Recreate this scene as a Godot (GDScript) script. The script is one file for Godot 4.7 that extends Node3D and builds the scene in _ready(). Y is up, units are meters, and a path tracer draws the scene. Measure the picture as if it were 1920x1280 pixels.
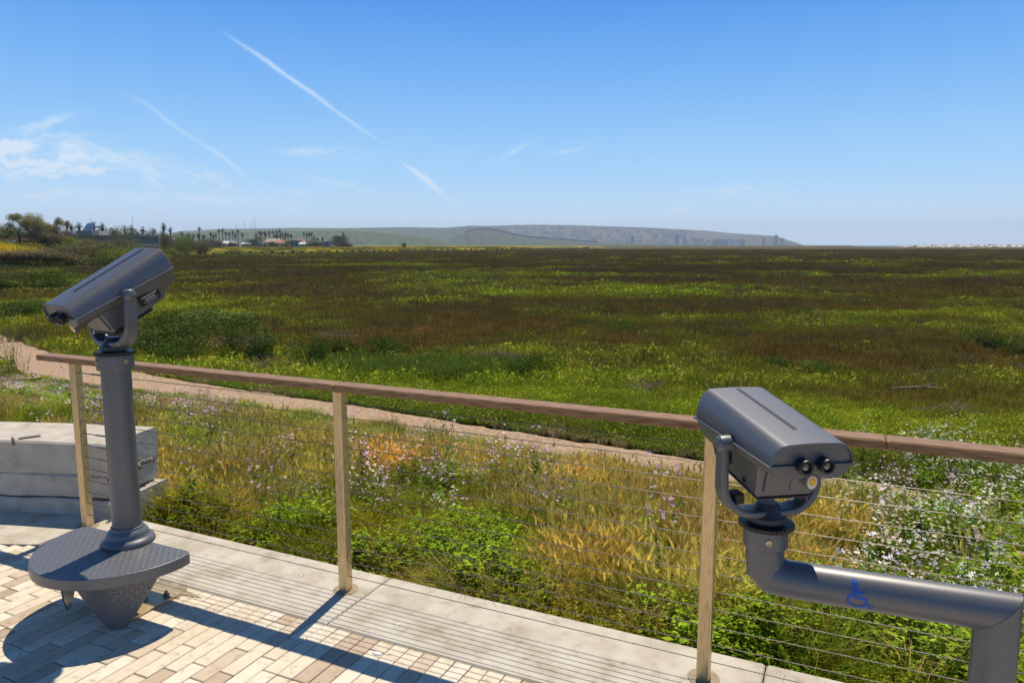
extends Node3D
# An overlook deck above a salt marsh: two tower viewers, a cable railing, weeds, marsh and far hills.

const EYE := 1.686            # eye height above the deck
const RA := 0.4346            # the railing's bearing in plan (24.9 degrees)
const RO := Vector3(-0.821, 0.0, -3.36)   # middle railing post
const MARSH := -1.5

var taken := {}
var mats := {}
var noise_a := FastNoiseLite.new()
var noise_b := FastNoiseLite.new()
var noise_c := FastNoiseLite.new()
var rng := RandomNumberGenerator.new()
var edge_line := [Vector2(-300, -40), Vector2(-140, -66), Vector2(-66, -90), Vector2(-58, -98), Vector2(-76, -150), Vector2(-99, -206), Vector2(-56, -322), Vector2(7, -434), Vector2(48, -580), Vector2(110, -900)]


# ---------------------------------------------------------------- mesh builder
class MB:
	var v := PackedVector3Array()
	var c := PackedColorArray()
	var col := Color(1, 1, 1)

	func tri(a: Vector3, b: Vector3, d: Vector3) -> void:
		v.push_back(a); v.push_back(b); v.push_back(d)
		c.push_back(col); c.push_back(col); c.push_back(col)

	func tri3(a: Vector3, b: Vector3, d: Vector3, ca: Color, cb: Color, cd: Color) -> void:
		v.push_back(a); v.push_back(b); v.push_back(d)
		c.push_back(ca); c.push_back(cb); c.push_back(cd)

	func quad(a: Vector3, b: Vector3, d: Vector3, e: Vector3) -> void:
		tri(a, b, d); tri(a, d, e)

	func orient(start: int) -> void:      # turns a closed piece so that its faces look outwards (clockwise)
		var o := Vector3.ZERO
		for i in range(start, v.size()): o += v[i]
		o /= maxf(1.0, v.size() - start)
		var vol := 0.0
		for i in range(start, v.size(), 3): vol += (v[i] - o).dot((v[i + 1] - o).cross(v[i + 2] - o))
		if vol > 0.0:
			for i in range(start, v.size(), 3):
				var t := v[i + 1]; v[i + 1] = v[i + 2]; v[i + 2] = t
				var u := c[i + 1]; c[i + 1] = c[i + 2]; c[i + 2] = u

	func loft(rings: Array, cap0 := true, cap1 := true) -> void:
		var s := v.size()
		for k in rings.size() - 1:
			var r: PackedVector3Array = rings[k]
			var q: PackedVector3Array = rings[k + 1]
			var n := r.size()
			for i in n:
				var j := (i + 1) % n
				quad(r[i], r[j], q[j], q[i])
		if cap0: cap(rings[0], false)
		if cap1: cap(rings[rings.size() - 1], true)
		orient(s)

	func cap(r: PackedVector3Array, flip: bool) -> void:
		var m := Vector3.ZERO
		for p in r: m += p
		m /= r.size()
		for i in r.size():
			var j := (i + 1) % r.size()
			if flip: tri(m, r[i], r[j])
			else: tri(m, r[j], r[i])

	func box(at: Vector3, size: Vector3, b := Basis(), bevel := 0.0) -> void:
		var h := size / 2.0
		if bevel <= 0.0:
			var p := PackedVector3Array()
			for x in [-1, 1]:
				for y in [-1, 1]:
					for z in [-1, 1]: p.push_back(at + b * (Vector3(x, y, z) * h))
			var s := v.size()
			quad(p[0], p[1], p[3], p[2]); quad(p[4], p[6], p[7], p[5]); quad(p[0], p[4], p[5], p[1])
			quad(p[2], p[3], p[7], p[6]); quad(p[0], p[2], p[6], p[4]); quad(p[1], p[5], p[7], p[3])
			orient(s)
			return
		var rings := []
		for k in [[-h.y, bevel], [-h.y + bevel, 0.0], [h.y - bevel, 0.0], [h.y, bevel]]:
			var r := PackedVector3Array()
			var x: float = h.x - k[1]
			var z: float = h.z - k[1]
			for e in [[-x + bevel, -z], [x - bevel, -z], [x, -z + bevel], [x, z - bevel], [x - bevel, z], [-x + bevel, z], [-x, z - bevel], [-x, -z + bevel]]:
				r.push_back(at + b * Vector3(e[0], k[0], e[1]))
			rings.append(r)
		loft(rings)

	func lathe(profile: Array, n := 28, at := Vector3.ZERO, b := Basis(), caps := true) -> void:
		var rings := []
		for p in profile:
			var r := PackedVector3Array()
			for i in n:
				var a := TAU * i / n
				r.push_back(at + b * Vector3(cos(a) * p[0], p[1], sin(a) * p[0]))
			rings.append(r)
		loft(rings, caps, caps)

	func tube(path: Array, radii: Array, n := 8, caps := true) -> void:
		var rings := []
		var side := Vector3.ZERO
		for k in path.size():
			var d: Vector3 = (path[mini(k + 1, path.size() - 1)] - path[maxi(k - 1, 0)]).normalized()
			if side == Vector3.ZERO: side = d.cross(Vector3.UP if absf(d.y) < 0.9 else Vector3.RIGHT).normalized()
			side = (side - d * side.dot(d)).normalized()
			var up := d.cross(side)
			var r := PackedVector3Array()
			var rad: float = radii[mini(k, radii.size() - 1)]
			for i in n:
				var a := TAU * i / n
				r.push_back(path[k] + (side * cos(a) + up * sin(a)) * rad)
			rings.append(r)
		loft(rings, caps, caps)

	func blob(at: Vector3, size: Vector3, b := Basis(), n := 10, m := 6) -> void:
		var rings := []
		for k in m + 1:
			var t := PI * (k + 0.02) / (m + 0.04)
			var r := PackedVector3Array()
			for i in n:
				var a := TAU * i / n
				r.push_back(at + b * (Vector3(cos(a) * sin(t), cos(t), sin(a) * sin(t)) * size))
			rings.append(r)
		loft(rings)

	func done(angle := 40.0, colored := false) -> ArrayMesh:
		var n := PackedVector3Array()
		n.resize(v.size())
		var faces := PackedVector3Array()
		for i in range(0, v.size(), 3): faces.push_back((v[i + 2] - v[i]).cross(v[i + 1] - v[i]))
		if angle <= 0.0:
			for i in v.size(): n[i] = faces[i / 3].normalized()
		else:
			var near := {}
			var lim := cos(deg_to_rad(angle))
			for i in v.size():
				var key := Vector3i((v[i] * 20000.0).round())
				if near.has(key): near[key].append(i / 3)
				else: near[key] = [i / 3]
			for i in v.size():
				var f := faces[i / 3]
				var own := f.normalized()
				var sum := Vector3.ZERO
				for k in near[Vector3i((v[i] * 20000.0).round())]:
					if faces[k].normalized().dot(own) >= lim: sum += faces[k]
				n[i] = sum.normalized() if sum.length() > 0.0 else own
		var arr := []
		arr.resize(Mesh.ARRAY_MAX)
		arr[Mesh.ARRAY_VERTEX] = v
		arr[Mesh.ARRAY_NORMAL] = n
		if colored: arr[Mesh.ARRAY_COLOR] = c
		var out := ArrayMesh.new()
		out.add_surface_from_arrays(Mesh.PRIMITIVE_TRIANGLES, arr)
		return out


# ---------------------------------------------------------------- naming and placing
func numbered(called: String) -> String:
	var n: int = taken.get(called, 0)
	taken[called] = n + 1
	return called if n == 0 else "%s_%03d" % [called, n]

func tag(o: Node3D, label := "", category := "", group := "", kind := "") -> Node3D:
	if label: o.set_meta("label", label)
	if category: o.set_meta("category", category)
	if group: o.set_meta("group", group)
	if kind: o.set_meta("kind", kind)
	return o

func thing(called: String, label: String, category: String, at := Vector3.ZERO, turn := 0.0, group := "") -> Node3D:
	var o := Node3D.new()
	o.name = numbered(called)
	add_child(o, true)
	o.position = at
	o.rotation.y = turn
	return tag(o, label, category, group)

func obj(called: String, mesh: Mesh, mat: Material, parent: Node3D = null, at := Vector3.ZERO) -> MeshInstance3D:
	var o := MeshInstance3D.new()
	o.mesh = mesh
	o.material_override = mat
	if parent:
		var key := str(parent.get_instance_id()) + called
		var n: int = taken.get(key, 0)
		taken[key] = n + 1
		o.name = called if n == 0 else "%s_%03d" % [called, n]
		parent.add_child(o, true)
	else:
		o.name = numbered(called)
		add_child(o, true)
	o.position = at
	return o

func struct(called: String, mesh: Mesh, mat: Material) -> MeshInstance3D:
	return tag(obj(called, mesh, mat), "", "", "", "structure") as MeshInstance3D

func copy_of(o: Node3D, label: String, group: String, at: Vector3, turn := 0.0, size := 1.0) -> Node3D:
	var called := String(o.name)
	var cut := called.length() - 4
	if cut > 0 and called[cut] == "_" and called.substr(cut + 1).is_valid_int(): called = called.substr(0, cut)
	var r: Node3D = o.duplicate()
	r.name = numbered(called)
	add_child(r, true)
	r.position = at
	r.rotation = Vector3(0, turn, 0)
	r.scale = Vector3.ONE * size
	tag(r, label, "", group)
	return r

func many(called: String, mesh: Mesh, mat: Material, where: Array, tint: PackedColorArray, label: String, category: String) -> void:
	if where.is_empty(): return
	var mm := MultiMesh.new()
	mm.transform_format = MultiMesh.TRANSFORM_3D
	mm.use_colors = true
	mm.mesh = mesh
	mm.instance_count = where.size()
	for i in where.size():
		mm.set_instance_transform(i, where[i])
		mm.set_instance_color(i, tint[i])
	var o := MultiMeshInstance3D.new()
	o.multimesh = mm
	o.material_override = mat
	o.name = numbered(called)
	add_child(o, true)
	tag(o, label, category, "", "stuff")


# ---------------------------------------------------------------- plan of the place
func uq(x: float, z: float) -> Vector2:       # along the railing, and beyond it
	var dx := x - RO.x
	var dz := z - RO.z
	return Vector2(dx * cos(RA) + dz * sin(RA), dx * sin(RA) - dz * cos(RA))

func at_uq(u: float, q: float, y := 0.0) -> Vector3:
	return Vector3(RO.x + u * cos(RA) + q * sin(RA), y, RO.z + u * sin(RA) - q * cos(RA))

func curve(pts: Array, x: float) -> float:
	if x <= pts[0][0]: return pts[0][1]
	for i in pts.size() - 1:
		if x < pts[i + 1][0]: return lerpf(pts[i][1], pts[i + 1][1], (x - pts[i][0]) / (pts[i + 1][0] - pts[i][0]))
	return pts[pts.size() - 1][1]

const SLOPE := [[0.2, -0.2], [0.6, -0.2], [2.0, -0.42], [5.0, -0.93], [5.9, -1.0], [7.2, -1.02], [9.5, -1.3], [14.0, -1.45], [30.0, -1.5]]
const PATH := [[-30.0, 13.5], [-24.0, 11.2], [-19.2, 9.4], [-13.5, 7.7], [-10.9, 7.15], [-6.6, 6.7], [-4.5, 6.5], [-1.6, 6.1], [0.5, 5.9], [2.3, 5.85], [9.0, 5.9], [30.0, 7.0]]

func off_path(u: float, q: float) -> float:
	return absf(q - curve(PATH, u))

func path_half(u: float) -> float:
	return 0.56 + 0.60 * (1.0 - smoothstep(-14.0, -8.0, u))

func behind_edge(x: float, z: float) -> float:    # metres behind the foot of the low bluff on the left
	if x > 130.0 or z > -30.0: return -100.0
	var p := Vector2(x, z)
	var best := 1e9
	var side := 1.0
	for i in edge_line.size() - 1:
		var a: Vector2 = edge_line[i]
		var b: Vector2 = edge_line[i + 1]
		var near := Geometry2D.get_closest_point_to_segment(p, a, b)
		var d := p.distance_to(near)
		if d < best:
			best = d
			side = 1.0 if (b - a).cross(p - a) < 0.0 else -1.0
	return best * side

func bluff(x: float, z: float) -> float:
	var b := behind_edge(x, z)
	if b <= 0.0: return 0.0
	var top := clampf(remap(-z, 90.0, 240.0, 3.6, 1.9), 1.5, 3.7)
	return top * smoothstep(0.0, 14.0, b)

func ground(x: float, z: float) -> float:
	var p := uq(x, z)
	if p.y < 0.2: return -0.2
	var y := curve(SLOPE, p.y)
	var rough := clampf((p.y - 0.4) * 0.3, 0.0, 1.0) * clampf((off_path(p.x, p.y) - path_half(p.x)) * 0.8, 0.0, 1.0)
	y += rough * (noise_b.get_noise_2d(x * 6.0, z * 6.0) * 0.07 + noise_a.get_noise_2d(x * 2.0, z * 2.0) * 0.1)
	if x < 120.0 and p.y > 15.0: y += bluff(x, z)
	return y

func marsh_tint(x: float, z: float, d: float) -> Color:
	var wide := noise_a.get_noise_2d(x * 1.0, z * 1.6)
	var mid := noise_b.get_noise_2d(x * 1.3 + 80.0, z * 2.2)
	var fine := noise_c.get_noise_2d(x * 4.0, z * 5.0)
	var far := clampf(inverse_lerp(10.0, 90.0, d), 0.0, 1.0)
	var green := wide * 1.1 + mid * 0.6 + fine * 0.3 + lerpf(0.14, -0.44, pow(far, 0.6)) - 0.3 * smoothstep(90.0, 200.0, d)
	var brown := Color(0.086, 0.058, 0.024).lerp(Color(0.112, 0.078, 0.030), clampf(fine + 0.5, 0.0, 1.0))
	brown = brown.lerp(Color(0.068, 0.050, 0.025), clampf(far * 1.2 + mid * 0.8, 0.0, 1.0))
	var olive := Color(0.100, 0.096, 0.020)
	var lush := Color(0.112, 0.138, 0.017).lerp(Color(0.156, 0.164, 0.026), clampf(mid + 0.5, 0.0, 1.0))
	var t := brown.lerp(olive, smoothstep(-0.45, 0.0, green)).lerp(lush, smoothstep(-0.02, 0.4, green))
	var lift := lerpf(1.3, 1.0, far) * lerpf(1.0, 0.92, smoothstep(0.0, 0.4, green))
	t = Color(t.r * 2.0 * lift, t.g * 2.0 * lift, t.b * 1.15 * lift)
	var b := behind_edge(x, z)
	if b > -6.0:
		var gold := noise_b.get_noise_2d(x * 0.5 + 11.0, z * 0.5)
		var meadow := Color(0.18, 0.19, 0.03).lerp(Color(0.23, 0.21, 0.07), clampf(fine + 0.4, 0.0, 1.0))
		if b > 3.0: meadow = meadow.lerp(Color(0.58, 0.43, 0.02), smoothstep(0.07, 0.2, gold) * 0.85)
		t = t.lerp(meadow, smoothstep(-6.0, 4.0, b))
	elif d > 190.0 and b > -40.0:
		t = t.lerp(Color(0.16, 0.18, 0.03), smoothstep(-40.0, -5.0, b) * 0.7)
	t.a = green
	return t

func bearing(px: float, d: float, y := 0.0) -> Vector3:   # a place d metres out, at the bearing (px - 960) / 1362
	return Vector3((px - 960.0) / 1362.0 * d, y, -d)

func up_at(py: float, d: float) -> float:                 # the height that stands that far above the horizon d metres out
	var e := atan((640.0 - py) / 1350.0) - 0.13334
	return EYE + tan(e) * d


# ---------------------------------------------------------------- materials
func noise_tex(freq: float, ramp: Array, px := 512, octaves := 5, kind := FastNoiseLite.TYPE_SIMPLEX_SMOOTH, seed_ := 1) -> NoiseTexture2D:
	var t := NoiseTexture2D.new()
	var n := FastNoiseLite.new()
	n.seed = seed_
	n.noise_type = kind
	n.frequency = freq
	n.fractal_octaves = octaves
	t.noise = n
	t.width = px
	t.height = px
	t.seamless = true
	if ramp:
		var g := Gradient.new()
		var at := PackedFloat32Array()
		var cs := PackedColorArray()
		for r in ramp:
			at.push_back(r[0])
			cs.push_back(Color(r[1], r[2], r[3]).linear_to_srgb())
		g.offsets = at
		g.colors = cs
		t.color_ramp = g
	return t

func lin(r: float, g: float, b: float) -> Color:
	return Color(r, g, b).linear_to_srgb()

func mat(name_: String, color: Color, rough := 0.8, metal := 0.0) -> StandardMaterial3D:
	var m := StandardMaterial3D.new()
	m.resource_name = name_
	m.albedo_color = color
	m.roughness = rough
	m.metallic = metal
	m.cull_mode = BaseMaterial3D.CULL_DISABLED
	mats[name_] = m
	return m

func textured(m: StandardMaterial3D, t: Texture2D, scale_: Vector3, world := true) -> StandardMaterial3D:
	m.albedo_texture = t
	m.uv1_triplanar = true
	m.uv1_world_triplanar = world
	m.uv1_scale = scale_
	return m

func relief(m: StandardMaterial3D, t: Texture2D, cm: float) -> void:
	m.heightmap_enabled = true
	m.heightmap_texture = t
	m.heightmap_scale = cm

func leafy(name_: String, through := 0.5, rough := 0.65) -> StandardMaterial3D:
	var m := mat(name_, Color(1, 1, 1), rough)
	m.vertex_color_use_as_albedo = true
	m.backlight_enabled = true
	m.backlight = Color(through, through, through)
	m.metallic_specular = 0.05
	return m

func worn(m: StandardMaterial3D, t: Texture2D, scale_: float, blend := BaseMaterial3D.BLEND_MODE_MUL) -> void:
	m.detail_enabled = true
	m.detail_albedo = t
	m.detail_blend_mode = blend
	m.detail_uv_layer = BaseMaterial3D.DETAIL_UV_2
	m.uv2_triplanar = true
	m.uv2_world_triplanar = true
	m.uv2_scale = Vector3.ONE * scale_

func make_materials() -> void:
	var blotch := noise_tex(0.012, [[0.0, 0.60, 0.54, 0.46], [0.16, 0.80, 0.77, 0.72], [0.30, 0.93, 0.92, 0.90], [0.55, 1.0, 1.0, 1.0], [1.0, 1.0, 1.0, 1.0]], 1024, 8, FastNoiseLite.TYPE_SIMPLEX_SMOOTH, 55)
	var scuff := noise_tex(0.035, [], 1024, 5, FastNoiseLite.TYPE_SIMPLEX, 56)
	var sg := Gradient.new()
	sg.offsets = PackedFloat32Array([0.0, 0.12, 0.79, 0.85, 1.0])
	sg.colors = PackedColorArray([Color(0.16, 0.14, 0.12, 0.3), Color(0.3, 0.3, 0.3, 0.0), Color(0.5, 0.5, 0.5, 0.0), Color(0.62, 0.60, 0.57, 0.5), Color(0.75, 0.74, 0.72, 0.9)])
	scuff.color_ramp = sg
	var grain := noise_tex(0.02, [[0.0, 0.55, 0.55, 0.55], [0.45, 0.95, 0.95, 0.95], [1.0, 1.25, 1.22, 1.2]], 512, 5, FastNoiseLite.TYPE_SIMPLEX_SMOOTH, 3)
	var speck := noise_tex(0.16, [[0.0, 0.62, 0.60, 0.57], [0.4, 0.92, 0.91, 0.90], [0.6, 1.0, 1.0, 1.0], [1.0, 1.0, 1.0, 1.0]], 512, 3, FastNoiseLite.TYPE_SIMPLEX, 4)
	var bumps := noise_tex(0.05, [], 512, 5, FastNoiseLite.TYPE_SIMPLEX_SMOOTH, 5)
	var stain := noise_tex(0.008, [[0.0, 0.35, 0.30, 0.22], [0.35, 0.44, 0.39, 0.305], [0.55, 0.485, 0.44, 0.355], [0.8, 0.51, 0.47, 0.39], [1.0, 0.56, 0.52, 0.44]], 1024, 7, FastNoiseLite.TYPE_SIMPLEX_SMOOTH, 6)
	var paint := textured(mat("paint", lin(0.135, 0.137, 0.145), 0.40, 0.3), speck, Vector3.ONE * 9.0, false)
	paint.metallic_specular = 0.6
	relief(paint, speck, 0.03)
	worn(paint, scuff, 1.7, BaseMaterial3D.BLEND_MODE_MIX)
	mat("dark_paint", lin(0.045, 0.046, 0.050), 0.4, 0.2)
	mat("rubber", lin(0.012, 0.012, 0.013), 0.45)
	mat("lens", lin(0.20, 0.19, 0.17), 0.08, 0.6)
	mat("black_plate", lin(0.012, 0.012, 0.012), 0.35)
	mat("lettering", lin(0.62, 0.60, 0.52), 0.5)
	mat("sticker_white", lin(0.75, 0.70, 0.62), 0.5)
	mat("sticker_orange", lin(0.80, 0.30, 0.02), 0.5)
	mat("sticker_yellow", lin(0.85, 0.52, 0.03), 0.5)
	mat("decal_blue", lin(0.006, 0.085, 0.42), 0.5)
	mat("brass", lin(0.45, 0.38, 0.24), 0.35, 0.8)
	var steel := textured(mat("steel", lin(0.72, 0.54, 0.29), 0.40, 0.7), grain, Vector3(14, 1.1, 14), false)
	steel.roughness_texture = grain
	var cable := mat("cable", lin(0.19, 0.175, 0.15), 0.42, 0.7)
	relief(cable, noise_tex(0.03, [], 256, 1, FastNoiseLite.TYPE_SIMPLEX_SMOOTH, 8), 0.1)
	var wood_t := noise_tex(0.03, [[0.0, 0.12, 0.057, 0.022], [0.4, 0.23, 0.120, 0.050], [0.6, 0.30, 0.172, 0.082], [1.0, 0.39, 0.265, 0.15]], 512, 6, FastNoiseLite.TYPE_SIMPLEX_SMOOTH, 9)
	var wood := textured(mat("wood", Color(1, 1, 1), 0.46), wood_t, Vector3(0.55, 9.0, 9.0), false)
	wood.metallic_specular = 0.35
	relief(wood, wood_t, 0.08)
	relief(textured(mat("concrete", Color(1, 1, 1), 0.85), stain, Vector3.ONE * 0.45), bumps, 0.10)
	worn(mats.concrete, blotch, 0.75)
	var wall_t := noise_tex(0.010, [[0.0, 0.38, 0.335, 0.27], [0.4, 0.44, 0.395, 0.325], [0.7, 0.475, 0.43, 0.355], [1.0, 0.52, 0.475, 0.40]], 1024, 7, FastNoiseLite.TYPE_SIMPLEX_SMOOTH, 12)
	relief(textured(mat("wall_concrete", Color(1, 1, 1), 0.9), wall_t, Vector3.ONE * 0.6), bumps, 0.18)
	worn(mats.wall_concrete, blotch, 0.45)
	relief(textured(mat("seam", lin(0.10, 0.09, 0.08), 0.95), speck, Vector3.ONE * 3.0), bumps, 0.6)
	for k in 6:
		var c: Color = [lin(0.70, 0.61, 0.46), lin(0.74, 0.66, 0.52), lin(0.66, 0.56, 0.41), lin(0.50, 0.385, 0.27), lin(0.58, 0.47, 0.34), lin(0.42, 0.32, 0.22)][k]
		relief(textured(mat("paver_%d" % k, c, 0.9), speck, Vector3.ONE * 5.0), speck, 0.08)
		worn(mats["paver_%d" % k], blotch, 1.3)
	relief(textured(mat("mortar", lin(0.17, 0.14, 0.10), 0.95), speck, Vector3.ONE * 3.0), speck, 0.2)
	relief(textured(mat("efflorescence", lin(0.62, 0.56, 0.47), 0.95), stain, Vector3.ONE * 2.0), speck, 0.3)
	var dirt_t := noise_tex(0.02, [[0.0, 0.22, 0.145, 0.085], [0.45, 0.335, 0.225, 0.135], [0.7, 0.39, 0.27, 0.17], [1.0, 0.46, 0.34, 0.23]], 1024, 6, FastNoiseLite.TYPE_SIMPLEX_SMOOTH, 14)
	relief(textured(mat("dirt", Color(1, 1, 1), 0.95), dirt_t, Vector3.ONE * 0.4), bumps, 2.0)
	var soil := textured(mat("soil", Color(1, 1, 1), 0.95), noise_tex(0.05, [[0.0, 0.45, 0.45, 0.45], [0.5, 0.9, 0.9, 0.9], [1.0, 1.0, 1.0, 1.0]], 1024, 6, FastNoiseLite.TYPE_SIMPLEX_SMOOTH, 15), Vector3.ONE * 0.7)
	soil.vertex_color_use_as_albedo = true
	soil.metallic_specular = 0.1
	var hill := mat("hill", Color(1, 1, 1), 1.0)
	hill.vertex_color_use_as_albedo = true
	hill.metallic_specular = 0.0
	var sand := mat("sand", Color(1, 1, 1), 1.0)
	sand.vertex_color_use_as_albedo = true
	mat("sea", lin(0.035, 0.075, 0.11), 0.22)
	leafy("grass", 0.85)
	leafy("leaf", 0.6, 0.5)
	leafy("petal", 0.5, 0.8)
	leafy("marsh", 0.5, 0.75)
	leafy("tree_leaf", 0.7, 0.7)
	relief(textured(mat("bark", lin(0.16, 0.12, 0.085), 0.95), speck, Vector3(2, 0.6, 2)), bumps, 1.0)
	mat("palm_bark", lin(0.16, 0.125, 0.095), 0.95)
	mat("timber", lin(0.035, 0.026, 0.02), 0.95)
	mat("stone_grey", lin(0.16, 0.16, 0.165), 0.7)
	mat("stone_tan", lin(0.26, 0.17, 0.09), 0.7)
	mat("stone_dark", lin(0.06, 0.06, 0.065), 0.7)
	mat("drift", lin(0.27, 0.235, 0.19), 0.9)
	mat("white_wall", lin(0.68, 0.66, 0.62), 0.8)
	mat("grey_wall", lin(0.30, 0.30, 0.30), 0.8)
	mat("blue_wall", lin(0.12, 0.17, 0.24), 0.8)
	mat("green_wall", lin(0.13, 0.165, 0.14), 0.8)
	mat("beige_wall", lin(0.42, 0.36, 0.28), 0.8)
	mat("tan_roof", lin(0.38, 0.27, 0.17), 0.85)
	mat("red_roof", lin(0.30, 0.12, 0.08), 0.85)
	mat("dark_roof", lin(0.08, 0.08, 0.09), 0.8)
	mat("grey_roof", lin(0.22, 0.22, 0.23), 0.8)
	mat("light_roof", lin(0.55, 0.55, 0.54), 0.7)
	mat("blue_roof", lin(0.06, 0.14, 0.32), 0.45)
	mat("blue_stripe", lin(0.02, 0.045, 0.12), 0.45)
	mat("glass", lin(0.03, 0.04, 0.05), 0.1)
	mat("mast", lin(0.30, 0.30, 0.31), 0.6)


# ---------------------------------------------------------------- sky
func sky_color(el: float) -> Color:
	var stops := [[-90.0, 0.66, 0.76, 0.86], [-0.5, 0.855, 0.92, 0.985], [0.6, 0.845, 0.915, 0.985], [2.2, 0.785, 0.885, 0.975], [5.0, 0.66, 0.83, 0.975], [8.0, 0.575, 0.775, 0.96], [12.0, 0.465, 0.695, 0.94], [17.5, 0.325, 0.585, 0.895], [26.0, 0.25, 0.48, 0.78], [45.0, 0.22, 0.38, 0.61], [90.0, 0.19, 0.305, 0.49]]
	for i in stops.size() - 1:
		if el <= stops[i + 1][0]:
			var t: float = (el - stops[i][0]) / (stops[i + 1][0] - stops[i][0])
			return Color(stops[i][1], stops[i][2], stops[i][3]).lerp(Color(stops[i + 1][1], stops[i + 1][2], stops[i + 1][3]), t)
	return Color(stops[-1][1], stops[-1][2], stops[-1][3])

func make_sky() -> Image:
	var w := 4096
	var h := 2048
	var im := Image.create(8, 256, false, Image.FORMAT_RGBF)
	for y in 256:
		im.fill_rect(Rect2i(0, y, 8, 1), sky_color(90.0 - (y + 0.5) / 256.0 * 180.0))
	im.resize(8, h, Image.INTERPOLATE_CUBIC)
	var low := Image.create(8, h, false, Image.FORMAT_RGBF)
	for y in h:
		low.fill_rect(Rect2i(0, y, 8, 1), sky_color(90.0 - (y + 0.5) / h * 180.0).lerp(im.get_pixel(4, y), 0.6))
	low.resize(w, h, Image.INTERPOLATE_NEAREST)
	var n := FastNoiseLite.new()
	n.seed = 21
	n.frequency = 0.35
	n.fractal_octaves = 5
	# vapour trails: points of bearing, elevation, half width and strength
	var trails := [
		[[-21.06, 14.65, 0.16, 0.12], [-20.6, 14.45, 0.14, 0.16], [-20.2, 14.18, 0.10, 0.35], [-18.45, 13.25, 0.17, 0.62], [-16.65, 12.05, 0.13, 0.72], [-14.81, 10.95, 0.16, 0.62], [-13.31, 9.84, 0.11, 0.60], [-11.77, 8.83, 0.09, 0.58], [-10.25, 7.85, 0.05, 0.4], [-9.6, 7.4, 0.05, 0.12]],
		[[-9.3, 7.2, 0.05, 0.1], [-8.9, 6.6, 0.05, 0.08], [-8.35, 6.1, 0.07, 0.6], [-7.4, 5.55, 0.17, 1.0], [-6.4, 4.85, 0.23, 1.0], [-5.4, 3.95, 0.17, 0.8], [-4.6, 3.3, 0.10, 0.5], [-3.9, 2.93, 0.08, 0.05]],
		[[-27.6, 10.2, 0.2, 0.05], [-25.95, 9.45, 0.18, 0.3], [-24.36, 8.16, 0.14, 0.34], [-22.9, 7.2, 0.12, 0.3], [-22.0, 6.75, 0.09, 0.6], [-21.2, 6.15, 0.11, 0.6], [-20.3, 5.3, 0.10, 0.45], [-19.6, 4.6, 0.07, 0.15], [-18.6, 3.65, 0.10, 0.25], [-18.0, 3.2, 0.06, 0.04]],
	]
	for t in trails:
		for k in t.size() - 1:
			var a := Vector2(t[k][0], t[k][1])
			var b := Vector2(t[k + 1][0], t[k + 1][1])
			var pad := 0.7
			for py in range(int((90.0 - maxf(a.y, b.y) - pad) / 180.0 * h), int((90.0 - minf(a.y, b.y) + pad) / 180.0 * h)):
				for px in range(int((minf(a.x, b.x) - pad) / 360.0 * w), int((maxf(a.x, b.x) + pad) / 360.0 * w)):
					var p := Vector2((px + 0.5) / w * 360.0, 90.0 - (py + 0.5) / h * 180.0)
					var s := clampf((p - a).dot(b - a) / (b - a).length_squared(), 0.0, 1.0)
					if (p - a).dot(b - a) < 0.0 or (p - a).dot(b - a) >= (b - a).length_squared(): continue
					var along := p.x + p.y
					var off := (b - a).normalized().cross(p - a) + n.get_noise_1d(along * 8.0) * 0.05
					var wide: float = lerpf(t[k][2], t[k + 1][2], s) * (1.0 + 0.5 * n.get_noise_1d(along * 20.0 + 50.0))
					var soft := wide * (1.0 if off > 0.0 else 1.5)
					var al: float = lerpf(t[k][3], t[k + 1][3], s) * exp(-pow(off / soft, 2.0) * 1.6) * (0.85 + 0.4 * n.get_noise_2d(p.x * 14.0, p.y * 14.0))
					if al > 0.004: low.set_pixel((px + w) % w, py, low.get_pixel((px + w) % w, py).lerp(Color(0.82, 0.885, 0.965), clampf(al * 1.35, 0.0, 1.0)))
	# cirrus: bearing, elevation, half width, half height, tilt, strength, fineness across
	var wisps := [
		[-33.5, 6.3, 4.2, 0.7, 8.0, 1.0, 4.0], [-31.8, 5.2, 5.0, 0.9, 2.0, 1.1, 3.0], [-32.6, 7.6, 2.4, 0.35, 24.0, 0.5, 6.0], [-29.0, 6.3, 4.0, 0.35, -12.0, 0.28, 6.0], [-27.5, 5.5, 3.5, 0.5, -22.0, 0.28, 5.0],
		[-22.6, 4.6, 2.6, 0.55, -16.0, 0.5, 6.0], [-26.0, 4.6, 1.2, 0.8, -35.0, 0.35, 6.0], [-14.2, 6.75, 3.6, 0.42, 2.0, 0.42, 6.0], [-12.8, 4.4, 3.6, 0.28, -10.0, 0.36, 6.0], [-16.0, 3.9, 2.0, 0.4, 0.0, 0.22, 5.0], [0.3, 7.2, 1.5, 0.2, 22.0, 0.45, 7.0], [4.4, 7.3, 1.8, 0.3, 12.0, 0.34, 7.0], [-4.0, 7.1, 1.6, 0.25, 8.0, 0.22, 7.0],
		[9.6, 8.0, 1.2, 0.12, 4.0, 0.18, 7.0], [17.6, 4.25, 4.4, 0.16, 3.0, 0.5, 6.0], [18.4, 3.75, 4.0, 0.32, -4.0, 0.35, 5.0], [12.8, 2.6, 0.7, 0.22, 20.0, 0.6, 8.0], [17.7, 1.95, 0.45, 0.2, 20.0, 0.55, 8.0], [16.6, 2.1, 0.5, 0.18, 20.0, 0.3, 8.0], [-27.0, 3.0, 7.0, 0.6, 0.0, 0.36, 3.0], [-33.0, 3.3, 5.0, 0.6, 0.0, 0.4, 3.0], [-19.5, 3.0, 5.0, 0.4, -4.0, 0.28, 4.0], [-24.5, 5.6, 3.5, 0.35, -14.0, 0.3, 5.0],
	]
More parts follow.
